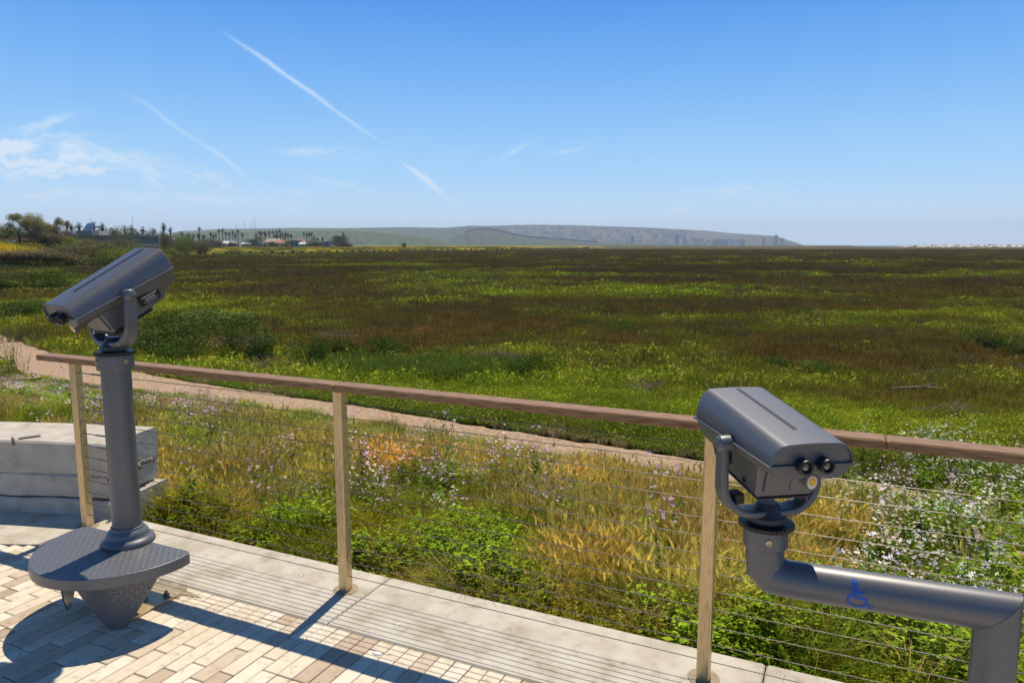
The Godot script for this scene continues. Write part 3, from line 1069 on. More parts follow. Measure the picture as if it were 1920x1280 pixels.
	# eyepieces
	for s in [-1, 1]:
		m = MB.new()
		var turn := Basis(Vector3.RIGHT, PI / 2)
		m.lathe([[0.0215, -0.004], [0.0225, 0.012], [0.0225, 0.020], [0.021, 0.025], [0.0165, 0.026], [0.0135, 0.022], [0.0125, 0.016], [0.0, 0.0155]], 24, hv(s * 0.0325, PY + 0.001, BACK), turn, false)
		obj("eyepiece", m.done(35.0), mats.rubber, hood)
		m = MB.new()
		m.lathe([[0.0095, 0.0195], [0.007, 0.0205], [0.0, 0.021]], 18, hv(s * 0.0325, PY + 0.001, BACK), turn, false)
		obj("lens", m.done(60.0), mats.lens, hood)
	# nose piece with its sticker
	m = MB.new()
	rings = []
	for k in 5:
		var s := k / 4.0
		var r := PackedVector3Array()
		for i in 14:
			var a := TAU * i / 14.0
			r.push_back(hv(0.012 + cos(a) * lerpf(0.014, 0.021, s), PY - 0.050 + sin(a) * lerpf(0.02, 0.026, s) - s * 0.008, lerpf(BACK + 0.11, BACK + 0.014, s)))
		rings.append(r)
	m.loft(rings)
	obj("nose", m.done(40.0), mats.paint, hood)
	m = MB.new()
	var burst := MB.new()
	var inner := MB.new()
	var c0 := hv(0.012, PY - 0.058, BACK + 0.0125)
	var base_ := PackedVector3Array()
	var b1 := PackedVector3Array()
	var b2 := PackedVector3Array()
	for i in 28:
		var a := TAU * i / 28.0
		base_.push_back(c0 + Vector3(cos(a) * 0.0150, sin(a) * 0.0200, 0))
		var k := 1.0 if i % 2 == 0 else 0.74
		b1.push_back(c0 + Vector3(cos(a) * 0.0122 * k, sin(a) * 0.0145 * k + 0.002, 0.0008))
		b2.push_back(c0 + Vector3(cos(a) * 0.0085 * k, sin(a) * 0.0100 * k + 0.002, 0.0014))
	m.loft([shift(base_, -0.001), base_])
	burst.loft([shift(b1, -0.001), b1])
	inner.loft([shift(b2, -0.001), b2])
	var st := obj("sticker", m.done(20.0), mats.sticker_white, hood)
	tag(st, "white oval sticker with an orange burst")
	obj("sticker_burst", burst.done(20.0), mats.sticker_orange, hood)
	obj("sticker_centre", inner.done(20.0), mats.sticker_yellow, hood)
	# notice on both sides
	for s in [-1, 1]:
		var side := Basis(Vector3.UP, PI / 2 * s)
		var lean := side * Basis(Vector3.RIGHT, 0.085)
		var here := hv(s * 0.1045, PY - 0.078, 0.105)
		m = MB.new()
		m.box(here, Vector3(0.105, 0.052, 0.003), lean, 0.001)
		obj("notice_plate", m.done(), mats.black_plate, hood)
		for row in [["FOR DISTANT", 0.011, 0.0125], ["VIEWING", -0.0025, 0.0125]]:
			var tm := TextMesh.new()
			var font := SystemFont.new()
			font.font_names = PackedStringArray(["Droid Sans"])
			font.font_weight = 700
			tm.font = font
			tm.text = row[0]
			tm.font_size = 32
			tm.pixel_size = row[2] / 32.0
			tm.depth = 0.0006
			var o := obj("lettering", tm, mats.lettering, hood, here + lean * Vector3(0, row[1], 0.0018))
			o.basis = lean
		for k in 2:
			m = MB.new()
			m.box(here + lean * Vector3(0, -0.0125 - k * 0.006, 0.0017), Vector3(0.08 - k * 0.03, 0.0014, 0.0006), lean)
			obj("notice_rule", m.done(0.0), mats.lettering, hood)
	# screws in the housing
	for s in [-1, 1]:
		m = MB.new()
		m.lathe([[0.012, 0.0], [0.012, 0.003], [0.0, 0.003]], 4, hv(s * 0.0985, PY - 0.115, -0.035), Basis(Vector3.FORWARD, -PI / 2 * s), false)
		obj("lock_plate", m.done(20.0), mats.dark_paint, hood)

func shift(r: PackedVector3Array, z: float) -> PackedVector3Array:
	var out := PackedVector3Array()
	for p in r: out.push_back(p + Vector3(0, 0, z))
	return out

func make_fork(root: Node3D, at: Vector3, yaw: float) -> void:
	var m := MB.new()
	var line := []
	line.append(Vector2(-0.157, 0.004))
	line.append(Vector2(-0.157, -0.05))
	line.append(Vector2(-0.157, -0.095))
	for i in 9:
		var a := PI + PI / 2 * (i + 1) / 9.0
		line.append(Vector2(-0.057 + 0.10 * cos(a), -0.122 + 0.098 * sin(a)))
	line.append(Vector2(0.0, -0.222))
	var full := []
	for p in line: full.append(p)
	for i in range(line.size() - 2, -1, -1): full.append(Vector2(-line[i].x, line[i].y))
	var rings := []
	for k in full.size():
		var d: Vector2 = (full[mini(k + 1, full.size() - 1)] - full[maxi(k - 1, 0)]).normalized()
		var out := Vector2(d.y, -d.x)       # outwards
		var s := absf(k / float(full.size() - 1) - 0.5) * 2.0
		var wide := lerpf(0.040, 0.025, s)
		var thick := lerpf(0.013, 0.013, s)
		var r := PackedVector3Array()
		for i in 16:
			var a := TAU * i / 16.0
			var x := signf(cos(a)) * pow(absf(cos(a)), 0.45) * thick
			var z := signf(sin(a)) * pow(absf(sin(a)), 0.45) * wide
			if x > 0.0 and absf(z) < wide * 0.6: x -= 0.003
			r.push_back(Vector3(full[k].x + out.x * x, full[k].y + out.y * x, z))
		rings.append(r)
	m.loft(rings)
	var fork := obj("fork", m.done(50.0), mats.paint, root, at)
	fork.rotation.y = -yaw
	for s in [-1, 1]:
		m = MB.new()
		m.lathe([[0.027, -0.018], [0.027, 0.012], [0.024, 0.017], [0.018, 0.021], [0.009, 0.0235], [0.0, 0.024]], 20, Vector3(s * 0.155, 0.004, 0), Basis(Vector3.FORWARD, PI / 2 * s), false)
		m.lathe([[0.014, -0.06], [0.014, -0.01]], 14, Vector3(s * 0.155, 0.004, 0), Basis(Vector3.FORWARD, PI / 2 * s))
		obj("pivot_knob", m.done(45.0), mats.paint, fork)
		m = MB.new()
		m.box(Vector3(s * 0.105, -0.168, 0.0), Vector3(0.03, 0.034, 0.05), Basis(), 0.003)
		obj("tilt_stop", m.done(), mats.rubber, fork)
	m = MB.new()
	m.lathe([[0.030, -0.19], [0.052, -0.226], [0.060, -0.232], [0.062, -0.246], [0.050, -0.250], [0.048, -0.262]], 32)
	obj("swivel", m.done(35.0), mats.dark_paint, fork)
	m = MB.new()
	var prof := []
	for y in [-0.268, -0.2555]:
		var r := PackedVector3Array()
		for i in 72:
			var a := TAU * i / 72.0
			var rad := 0.0855 if i % 2 == 0 else 0.0815
			r.push_back(Vector3(cos(a) * rad, y, sin(a) * rad))
		prof.append(r)
	m.loft(prof)
	obj("toothed_ring", m.done(15.0), mats.rubber, fork)

func bolt(root: Node3D, at: Vector3, out: Vector3) -> void:
	var m := MB.new()
	var b := Basis(Quaternion(Vector3.UP, out.normalized()))
	m.lathe([[0.0105, -0.003], [0.0105, 0.003], [0.0095, 0.0045], [0.0060, 0.0045], [0.0055, 0.002], [0.0, 0.002]], 18, at, b, false)
	obj("bolt", m.done(30.0), mats.brass, root)

func tread(m: MB, at: Vector3, x: Vector3, y: Vector3, up: Vector3, flip: bool, long := 0.013) -> void:
	var d := (x + y).normalized() if flip else (x - y).normalized()
	var e := up.cross(d)
	var p := [at + d * long, at + e * 0.0034, at - d * long, at - e * 0.0034]
	var top := at + up * 0.0022
	for i in 4: m.tri(p[i], top, p[(i + 1) % 4])

func make_viewers() -> void:
	# --- left: standing viewer with a step
	var at := Vector3(-1.803, 0, -3.228)
	var v := thing("standing_viewer", "tall grey binocular viewer tilted up on a round column with a diamond plate step", "viewer", at)
	make_head(v, Vector3(0, 1.4645, 0), 0.5903, 0.4421)
	make_fork(v, Vector3(0, 1.4645, 0), 0.5903)
	var m := MB.new()
	m.lathe([[0.0755, 1.128], [0.0775, 1.132], [0.0775, 1.192], [0.0745, 1.197], [0.05, 1.197]], 40)
	obj("collar", m.done(30.0), mats.paint, v)
	bolt(v, Vector3(-0.052, 1.168, 0.0585), Vector3(-0.052, 0, 0.0585))
	bolt(v, Vector3(0.0685, 1.168, 0.037), Vector3(0.0685, 0, 0.037))
	m = MB.new()
	m.lathe([[0.0625, 0.29], [0.0625, 1.13]], 40)
	obj("column", m.done(30.0), mats.paint, v)
	m = MB.new()
	m.lathe([[0.112, 0.302], [0.115, 0.307], [0.115, 0.318], [0.111, 0.327], [0.101, 0.334], [0.092, 0.340], [0.089, 0.347], [0.088, 0.356], [0.083, 0.366], [0.075, 0.373], [0.071, 0.378], [0.070, 0.386], [0.064, 0.388]], 44)
	obj("base_flange", m.done(40.0), mats.paint, v)
	# step plate: half a disc, straight side along the railing
	var ux := Vector3(cos(RA), 0, sin(RA))
	var tz := Vector3(-sin(RA), 0, cos(RA))
	var outline := func(grow: float) -> PackedVector3Array:
		var r := PackedVector3Array()
		var pts := []
		for i in 33:
			var a := PI * i / 32.0
			pts.append(Vector2(cos(a) * 0.372, 0.012 + sin(a) * 0.388))
		pts.append(Vector2(-0.366, -0.028))
		pts.append(Vector2(-0.345, -0.042))
		for i in 5: pts.append(Vector2(lerpf(-0.3, 0.3, i / 4.0), -0.043))
		pts.append(Vector2(0.345, -0.042))
		pts.append(Vector2(0.366, -0.028))
		for p in pts:
			var k: Vector2 = p - Vector2(0, 0.15)
			k = k * (1.0 - grow / maxf(0.05, k.length())) + Vector2(0, 0.15)
			r.push_back(ux * k.x + tz * k.y)
		return r
	m = MB.new()
	var rings := []
	for e in [[0.255, 0.004], [0.258, 0.0], [0.300, 0.0], [0.3045, 0.0015], [0.306, 0.005]]:
		var r: PackedVector3Array = outline.call(e[1])
		for i in r.size(): r[i].y = e[0]
		rings.append(r)
	m.loft(rings)
	obj("step_plate", m.done(50.0), mats.paint, v)
	m = MB.new()
	for i in range(-20, 21):
		for j in range(-2, 24):
			var p := Vector2(i * 0.0185 + 0.004, j * 0.0185)
			if (p - Vector2(0, 0.012)).length() > 0.36 or p.y < -0.03 or p.length() < 0.118: continue
			tread(m, ux * p.x + tz * p.y + Vector3(0, 0.3058, 0), ux, tz, Vector3.UP, (i + j) % 2 == 0)
	m.orient(0)
	tag(obj("step_tread", m.done(0.0), mats.paint, v), "", "", "", "stuff")
	for k in 2:
		var mid := deg_to_rad(-50.0 + 90.0 * k)
		m = MB.new()
		var tr := MB.new()
		var grid := []
		for side in [0.272, 0.266]:
			for j in 9:
				var s := j / 8.0
				var half := deg_to_rad(lerpf(6.0, 41.0, pow(s, 0.92)))
				for i in 11:
					var a := mid + half * (i / 5.0 - 1.0)
					grid.append((tz * cos(a) + ux * sin(a)) * (side + 0.02 * s) + Vector3(0, 0.012 + 0.246 * s, 0))
		for j in 8:
			for i in 10:
				var q := j * 11 + i
				m.quad(grid[q], grid[q + 1], grid[q + 12], grid[q + 11])
				m.quad(grid[99 + q + 1], grid[99 + q], grid[99 + q + 11], grid[99 + q + 12])
		for j in 8:
			for i in [0, 10]:
				var q: int = j * 11 + i
				m.quad(grid[q], grid[q + 11], grid[99 + q + 11], grid[99 + q])
		m.orient(0)
		var leg := obj("support_leg", m.done(40.0), mats.paint, v)
		for j in 12:
			for i in range(-11, 12):
				var y := 0.03 + j * 0.019
				var s := (y - 0.012) / 0.246
				var half := deg_to_rad(lerpf(6.0, 41.0, pow(s, 0.92)))
				var a := i * 0.068
				if absf(a) > half - 0.06: continue
				var out := tz * cos(mid + a) + ux * sin(mid + a)
				tread(tr, out * (0.2722 + 0.02 * s) + Vector3(0, y, 0), Vector3.UP.cross(out), Vector3.UP, out, (i + j) % 2 == 0)
		tr.orient(0)
		tag(obj("leg_tread", tr.done(0.0), mats.paint, leg), "", "", "", "stuff")
	m = MB.new()
	m.box(Vector3(0.0, 0.008, -0.01), Vector3(0.30, 0.012, 0.27), Basis(Vector3.UP, -RA), 0.002)
	obj("ground_plate", m.done(), mats.steel, v)
	m = MB.new()
	m.lathe([[0.0625, 0.012], [0.0625, 0.27]], 28)
	obj("inner_post", m.done(), mats.dark_paint, v)
	for p in [Vector3(0.14, 0.013, -0.04), Vector3(-0.07, 0.013, -0.13)]:
		m = MB.new()
		m.lathe([[0.016, 0.0], [0.016, 0.012], [0.009, 0.013], [0.009, 0.026], [0.0, 0.027]], 6, p, Basis(), false)
		obj("anchor_bolt", m.done(20.0), mats.cable, v)

	# --- right: low viewer on an arm, within reach from a wheelchair
	at = Vector3(1.40, 0, -1.952)
	v = thing("accessible_viewer", "low grey binocular viewer on a bent pipe arm with a blue wheelchair symbol", "viewer", at)
	var hub := Vector3(0.8058, 0, -2.184) - at
	make_head(v, hub + Vector3(0, 1.0747, 0), -0.1686, 0.0632)
	make_fork(v, hub + Vector3(0, 1.0747, 0), -0.1686)
	var r0 := 0.0585
	m = MB.new()
	m.lathe([[0.066, 0.742], [0.0685, 0.745], [0.0685, 0.802], [0.066, 0.807], [0.05, 0.807]], 40, hub)
	obj("collar", m.done(30.0), mats.paint, v)
	bolt(v, hub + Vector3(-0.0135, 0.775, 0.067), Vector3(-0.0135, 0, 0.067))
	# elbow and arm: one pipe, mitred at the far end
	var along := Vector3(-hub.x, 0, -hub.z).normalized()
	var reach := Vector3(hub.x, 0, hub.z).length()
	m = MB.new()
	rings = []
	var ay := 0.640
	var side := along.cross(Vector3.UP).normalized()
	var add_ring := func(center: Vector3, ex: Vector3) -> void:
		var r := PackedVector3Array()
		for i in 36:
			var a := TAU * i / 36.0
			r.push_back(center + side * cos(a) * r0 + ex * sin(a) * r0)
		rings.append(r)
	add_ring.call(hub + Vector3(0, 0.75, 0), along)
	add_ring.call(hub + Vector3(0, ay + 0.075, 0), along)
	var e1 := (along * cos(0.35) + Vector3.UP * sin(0.35)) / cos(0.40)
	add_ring.call(hub + Vector3(0, ay + 0.026, 0) + along * 0.006, (along + Vector3.UP * 0.42) * 1.0)
	add_ring.call(hub + Vector3(0, ay + 0.006, 0) + along * 0.026, (along * 0.42 + Vector3.UP) * 1.0)
	add_ring.call(hub + Vector3(0, ay, 0) + along * 0.075, Vector3.UP)
	add_ring.call(hub + Vector3(0, ay, 0) + along * 0.30, Vector3.UP)
	add_ring.call(hub + Vector3(0, ay, 0) + along * (reach - 0.002), Vector3.UP + along)
	m.loft(rings)
	obj("arm", m.done(28.0), mats.paint, v)
	m = MB.new()
	rings.clear()
	add_ring.call(Vector3(0, ay, 0), Vector3.UP + along)
	add_ring.call(Vector3(0, 0.3, 0), along)
	add_ring.call(Vector3(0, 0.002, 0), along)
	m.loft(rings)
	obj("upright", m.done(28.0), mats.paint, v)
	m = MB.new()
	m.lathe([[0.11, 0.0], [0.11, 0.01], [0.07, 0.012]], 32, Vector3(0, 0.002, 0))
	obj("foot_flange", m.done(30.0), mats.paint, v)
	# wheelchair symbol, laid round the pipe
	var sym := MB.new()
	var wrap := func(p_: Vector2, lift: float) -> Vector3:
		var p := p_ * 1.35
		var a := 0.16 + p.y / r0
		var dir := side if side.z > 0.0 else -side
		return hub + Vector3(0, ay, 0) + along * (0.272 + p.x) + (dir * cos(a) + Vector3.UP * sin(a)) * (r0 + lift)
	var stroke := func(pts: Array, half: float) -> void:
		for k in pts.size() - 1:
			var a: Vector2 = pts[k]
			var b: Vector2 = pts[k + 1]
			var nrm := Vector2(-(b - a).y, (b - a).x).normalized() * half * 1.05
			var ext := (b - a).normalized() * half * 0.5
			var parts_ := 4
			for q in parts_:
				var c := (a - ext).lerp(b + ext, float(q) / parts_)
				var d := (a - ext).lerp(b + ext, float(q + 1) / parts_)
				sym.quad(wrap.call(c + nrm, 0.0008 + 0.00005 * k), wrap.call(c - nrm, 0.0008 + 0.00005 * k), wrap.call(d - nrm, 0.0008 + 0.00005 * k), wrap.call(d + nrm, 0.0008 + 0.00005 * k))
	stroke.call([Vector2(-0.010, 0.020), Vector2(-0.008, -0.006)], 0.0042)
	stroke.call([Vector2(-0.008, -0.0055), Vector2(0.014, -0.008), Vector2(0.021, -0.028), Vector2(0.029, -0.027)], 0.0034)
	stroke.call([Vector2(-0.008, 0.006), Vector2(0.007, 0.005)], 0.003)
	var arc := []
	for i in 12:
		var a := deg_to_rad(100.0 + i * 22.0)
		arc.append(Vector2(-0.004 + cos(a) * 0.0185, -0.0145 + sin(a) * 0.017))
	stroke.call(arc, 0.0028)
	var hp := []
	for i in 10: hp.append(Vector2(-0.010 + cos(TAU * i / 9.0) * 0.0028, 0.0285 + sin(TAU * i / 9.0) * 0.0028))
	stroke.call(hp, 0.0028)
	sym.orient(0)
	obj("wheelchair_symbol", sym.done(0.0), mats.decal_blue, v)


# ---------------------------------------------------------------- town, building and palms far off
func make_house(label: String, px: float, d: float, size: Vector3, turn: float, wall: String, roof: String, flat := false, group := "") -> Node3D:
	var p := bearing(px, d)
	p.y = ground(p.x, p.z) - 0.1
	var t := thing("house", label, "house", p, turn, group)
	var m := MB.new()
	m.box(Vector3(0, size.y / 2, 0), size)
	obj("wall", m.done(0.0), mats[wall], t)
	m = MB.new()
	var h := size / 2 + Vector3(0.4, 0, 0.4)
	if flat:
		m.box(Vector3(0, size.y + 0.15, 0), Vector3(h.x * 2, 0.35, h.z * 2))
	else:
		var rise := size.z * 0.22
		var a := [Vector3(-h.x, size.y, -h.z), Vector3(h.x, size.y, -h.z), Vector3(h.x, size.y, h.z), Vector3(-h.x, size.y, h.z)]
		var r0 := Vector3(-h.x * 0.8, size.y + rise, 0)
		var r1 := Vector3(h.x * 0.8, size.y + rise, 0)
		m.quad(a[3], a[2], r1, r0); m.quad(a[1], a[0], r0, r1); m.tri(a[0], a[3], r0); m.tri(a[2], a[1], r1); m.quad(a[0], a[1], a[2], a[3])
		m.orient(0)
	obj("roof", m.done(0.0), mats[roof], t)
	for k in maxi(2, int(size.x / 4.0)):
		m = MB.new()
		m.box(Vector3(-size.x / 2 + (k + 0.5) * size.x / maxi(2, int(size.x / 4.0)), size.y * 0.55, size.z / 2 + 0.02), Vector3(1.4, 1.1, 0.1))
		obj("window", m.done(0.0), mats.glass, t)
	return t

func palm_shape(k: int) -> Array:
	rng.seed = 900 + k
	var trunk := MB.new()
	var lean := rng.randf_range(-0.35, 0.35)
	trunk.tube([Vector3(0, 0, 0), Vector3(lean * 0.3, 3.3, 0), Vector3(lean * 0.7, 6.6, 0), Vector3(lean, 10.0, 0)], [0.30, 0.22, 0.19, 0.17], 7)
	var crown := MB.new()
	for i in 46:
		var a := rng.randf() * TAU
		var e := rng.randf_range(-0.75, 1.3)
		var dir := Vector3(cos(a) * cos(e), sin(e), sin(a) * cos(e))
		var side := dir.cross(Vector3.UP).normalized()
		var up := side.cross(dir)
		var o := Vector3(lean, 10.0, 0)
		var tone := rng.randf()
		crown.col = Color(0.045, 0.062, 0.022).lerp(Color(0.085, 0.095, 0.035), tone) if e > -0.3 else Color(0.12, 0.085, 0.05)
		var c := o + dir * rng.randf_range(0.55, 0.85)
		for f in 7:
			var s := (f - 3) / 3.0
			var tip := c + (dir * (0.72 - 0.3 * s * s) + side * s * 0.62) - Vector3(0, 0.22 + 0.25 * rng.randf(), 0)
			crown.tri(c - side * 0.05 * (1 + s), tip, c + side * 0.05 * (1 - s))
		crown.tri(o, c, o + up * 0.06)
	for i in 20:      # hanging skirt of dead fronds
		var a := rng.randf() * TAU
		crown.col = Color(0.13, 0.095, 0.06).lerp(Color(0.09, 0.07, 0.045), rng.randf())
		var o := Vector3(lean, 9.9 - rng.randf() * 0.9, 0)
		var dir := Vector3(cos(a), 0, sin(a))
		var side := Vector3(-sin(a), 0, cos(a))
		crown.tri(o + dir * 0.12 + side * 0.2, o + dir * 0.55 - Vector3(0, 1.0, 0), o + dir * 0.12 - side * 0.2)
	return [trunk.done(60.0), crown.done(0.0, true)]

func make_town() -> void:
	# long low building on the bluff, left
	var d := 165.0
	var t := thing("flat_roofed_building", "grey-green flat-roofed building with a blue striped slanted roof panel", "building", bearing(195, d, 0.8))
	var w := func(px0: float, px1: float, py0: float, py1: float, deep: float, back: float, m: String, called: String) -> void:
		var mb := MB.new()
		var x0 := (px0 - 195.0) / 1362.0 * d
		var x1 := (px1 - 195.0) / 1362.0 * d
		var y0 := up_at(py1, d) - 0.8
		var y1 := up_at(py0, d) - 0.8
		mb.box(Vector3((x0 + x1) / 2, (y0 + y1) / 2, -back - deep / 2), Vector3(x1 - x0, y1 - y0, deep))
		obj(called, mb.done(0.0), mats[m], t)
	w.call(124, 262, 442.0, 462.0, 9.0, 0.0, "green_wall", "wall")
	w.call(122, 264, 440.6, 442.1, 10.0, -0.5, "grey_roof", "roof")
	w.call(139, 166, 432.0, 440.5, 5.0, 1.0, "green_wall", "upper_wall")
	w.call(166.2, 181, 432.0, 440.5, 4.0, 1.2, "beige_wall", "plant_room")
	for k in 5: w.call(132 + k * 26, 142 + k * 26, 446.0, 450.0, 0.12, -0.06, "glass", "window")
	var mb := MB.new()
	for k in 2:
		var q := PackedVector3Array()
		pass
	var fx := (151.0 - 195.0) / 1362.0 * d
	var gx := (168.0 - 195.0) / 1362.0 * d
	var yb := up_at(431.8, d) - 0.8
	var yt := up_at(418.5, d) - 0.8
	var r0 := PackedVector3Array([Vector3(fx, yb, -1.0), Vector3(gx, yb, -1.0), Vector3(gx - 0.3, yt, -3.0), Vector3(fx, yt, -3.0)])
	mb.loft([r0, shift(r0, -0.3)])
	obj("slanted_roof", mb.done(0.0), mats.blue_roof, t)
	for k in 4:
		mb = MB.new()
		var x := lerpf(fx, gx, (k + 0.3) / 4.0)
		var q := PackedVector3Array([Vector3(x, yb, -0.93), Vector3(x + 0.22, yb, -0.93), Vector3(x + 0.18, yt, -2.93), Vector3(x - 0.04, yt, -2.93)])
		mb.loft([q, shift(q, -0.06)])
		obj("roof_stripe", mb.done(0.0), mats.blue_stripe, t)
	mb = MB.new()
	mb.tube([Vector3(gx - 0.3, yb, -1.8), Vector3(gx - 0.35, up_at(409.0, d) - 0.8, -1.8)], [0.05, 0.03], 5)
	obj("aerial", mb.done(), mats.mast, t)
	mb = MB.new()
	var hx := (118.0 - 195.0) / 1362.0 * d
	var kx := (140.0 - 195.0) / 1362.0 * d
	var g := PackedVector3Array([Vector3(hx, up_at(436.5, d) - 0.8, -0.6), Vector3(hx + 0.4, up_at(432.5, d) - 0.8, -0.6), Vector3(kx, up_at(440.0, d) - 0.8, -0.6), Vector3(hx, up_at(441.0, d) - 0.8, -0.6)])
	mb.loft([g, shift(g, -6.0)])
	obj("side_roof", mb.done(0.0), mats.blue_stripe, t)

	# palms: bearing, height of the crown above the horizon, scale
	var shapes := []
	for k in 4: shapes.append(palm_shape(k))
	var groups := [
		["behind the flat-roofed building", 230.0, [[127, 420], [136, 424], [149, 422.5], [171, 423], [177.5, 422.5], [191, 431], [193.5, 423], [199, 434], [214, 433], [220, 434.5]]],
		["over the bushes right of the flat-roofed building", 300.0, [[236, 429], [247, 427.5], [270, 430], [278, 438], [289, 433], [308.5, 427], [309.5, 422], [304, 437], [320.6, 430]]],
		["between the bushes and the first houses", 380.0, [[341, 437], [354, 439], [362, 440.6], [372, 440], [375, 427.5], [382, 442]]],
		["in the tall row over the white-roofed house", 450.0, [[396, 437], [400, 441], [406, 439], [411, 432], [417.5, 430.6], [424, 435.6], [430, 437], [437, 434], [441, 440], [447, 432.5], [454, 439]]],
		["in the dense row over the tan-roofed house", 470.0, [[481, 439], [487, 434], [490.6, 436], [496, 435], [499, 438], [505, 435], [512, 434], [515.6, 441], [519, 434], [521, 441], [525, 431.5], [526, 440.6], [530, 437.5], [534, 442.5], [535.6, 437], [541, 440], [546, 441]]],
		["over the blue house", 480.0, [[570.6, 437.5], [575, 439], [580, 438], [584.6, 437], [589, 445], [595.6, 447.5], [605.6, 447.5], [644, 438]]],
	]
	var ordinal := ["leftmost", "second", "third", "fourth", "fifth", "sixth", "seventh", "eighth", "ninth", "tenth", "eleventh", "twelfth", "thirteenth", "fourteenth", "fifteenth", "sixteenth", "seventeenth"]
	rng.seed = 31
	for gr in groups:
		var list: Array = gr[2]
		for k in list.size():
			var far: float = gr[1] * (1.0 + 0.05 * rng.randf())
			var p := bearing(list[k][0], far)
			p.y = ground(p.x, p.z) - 0.3
			var tall := up_at(list[k][1], far) - p.y
			var s: Array = shapes[rng.randi() % 4]
			var o := thing("fan_palm", "%s palm from the left %s" % [ordinal[k], gr[0]] if k else "leftmost palm of those %s" % gr[0], "palm tree", p, rng.randf() * TAU, "fan palms along the skyline")
			obj("trunk", s[0], mats.palm_bark, o)
			obj("crown", s[1], mats.tree_leaf, o)
			var wide := lerpf(1.0, 1.25, rng.randf())
			o.scale = Vector3(wide, tall / 10.0, wide) * 1.0
			(o.get_child(1) as Node3D).scale = Vector3(1.0, wide * 10.0 / tall, 1.0)
			(o.get_child(1) as Node3D).position.y = 10.0 - 10.0 * wide * 10.0 / tall
	# houses along the far edge of the bluff
	var near_houses := [
		["house with a bright white low roof under the tall row of palms", 429, 440, Vector3(7.5, 2.6, 7), 0.0, "grey_wall", "light_roof", false],
		["house with a dark roof left of the white-roofed house", 409, 442, Vector3(7.5, 2.8, 7), 0.1, "grey_wall", "dark_roof", false],
		["small white house beside the second palm row", 461, 450, Vector3(4.0, 2.4, 5), 0.0, "white_wall", "light_roof", false],
		["long low grey house left of the tan-roofed house", 494, 440, Vector3(7.5, 2.2, 6), 0.0, "grey_wall", "light_roof", true],
		["large house with a wide tan roof below the dense palms", 513, 460, Vector3(9.0, 3.6, 9), 0.05, "beige_wall", "tan_roof", false],
		["low brown house right of the tan-roofed house", 527, 455, Vector3(6.5, 2.8, 7), 0.0, "beige_wall", "red_roof", false],
		["two-storey blue house with a flat dark roof", 555, 455, Vector3(5.0, 4.2, 7), 0.0, "blue_wall", "dark_roof", true],
		["white house with a red roof right of the blue house", 565, 460, Vector3(4.5, 3.8, 7), 0.2, "white_wall", "red_roof", false],
		["pale house with a light gable at the foot of the palms", 568, 440, Vector3(3.6, 2.4, 5), 0.0, "white_wall", "light_roof", false],
		["tan tower house left of the grey house", 603, 455, Vector3(2.2, 3.6, 5), 0.0, "beige_wall", "tan_roof", true],
		["wide grey house left of the round dark tree", 612, 460, Vector3(6.0, 3.6, 7), 0.0, "grey_wall", "grey_roof", true],
		["dark house under the round tree at the right end of the houses", 650, 450, Vector3(6.0, 2.4, 6), 0.0, "blue_wall", "dark_roof", false],
	]
	for h in near_houses: make_house(h[0], h[1], h[2], h[3], h[4], h[5], h[6], h[7], "houses at the far edge of the bluff")
	# masts and poles
	for q in [["mast", "tall thin mast standing behind the bushes on the left", 251.0, 600.0, 406.0, 0.22, "mast"], ["mast", "first faint mast on the far hill", 445.0, 2850.0, 417.0, 0.9, "mast"], ["mast", "second and taller faint mast on the far hill", 459.5, 2850.0, 412.0, 0.9, "mast"], ["mast", "third faint mast on the far hill", 473.0, 2850.0, 414.0, 0.9, "mast"], ["mast", "rightmost and tallest faint mast on the far hill", 479.5, 2850.0, 408.0, 1.0, "mast"], ["utility_pole", "thin pole right of the last house below the green hill", 670.5, 420.0, 441.0, 0.16, "pole"]]:
		var p := bearing(q[2], q[3])
		p.y = -1.0 if q[3] < 1000.0 else 60.0
		var m := MB.new()
		m.tube([Vector3.ZERO, Vector3(0, up_at(q[4], q[3]) - p.y, 0)], [q[5], q[5] * 0.6], 5)
		var o := obj(q[0], m.done(), mats.mast, null, p)
		tag(o, q[1], q[6])
	# hillside town across the border: each house a thing, the rest as one mass
	var blocks := []
	for k in 3:
		var m := MB.new()
		m.box(Vector3(0, 3.0, 0), [Vector3(12, 5, 9), Vector3(7, 6, 7), Vector3(19, 4, 10)][k])
		blocks.append(m.done(0.0))
	rng.seed = 61
	var where := []
	var tint := PackedColorArray()
	var shown := 0
	for k in 4200:
		var px := 930.0 + pow(rng.randf(), 0.9) * 460.0
		var tt := rng.randf_range(0.05, 0.97)
		if px > 1300.0: tt *= 0.35
		var dd := lerpf(3700.0, 4800.0, tt)
		var top := up_at(curve(RIDGE_FAR, px), 4800.0) - MARSH
		var s := pow(tt, 0.85) * (1.0 - 0.18 * tt) + 0.18 * tt * tt
		var p := bearing(px, dd, MARSH + top * s - 1.0)
		var pale := rng.randf()
		if k % 84 == 0 and shown < 60:
			shown += 1
			var o := obj("hillside_house", blocks[k % 3], mats[["white_wall", "beige_wall", "light_roof"][k / 84 % 3]], null, p)
			o.rotation.y = rng.randf() * 3.0
			o.scale = Vector3.ONE * rng.randf_range(0.9, 1.7)
			tag(o, "tiny pale house on the hazy hillside town", "house", "houses of the hillside town")
		else:
			var b := Basis(Vector3.UP, rng.randf() * 3.0).scaled(Vector3.ONE * rng.randf_range(0.35, 0.8))
			where.append(Transform3D(b, p))
			tint.push_back(Color(0.20, 0.19, 0.18).lerp(Color(0.80, 0.77, 0.73), pale * pale * pale))
	many("hillside_roofs", blocks[1], mats.hill, where, tint, "mass of tiny roofs covering the hazy hillside", "houses")
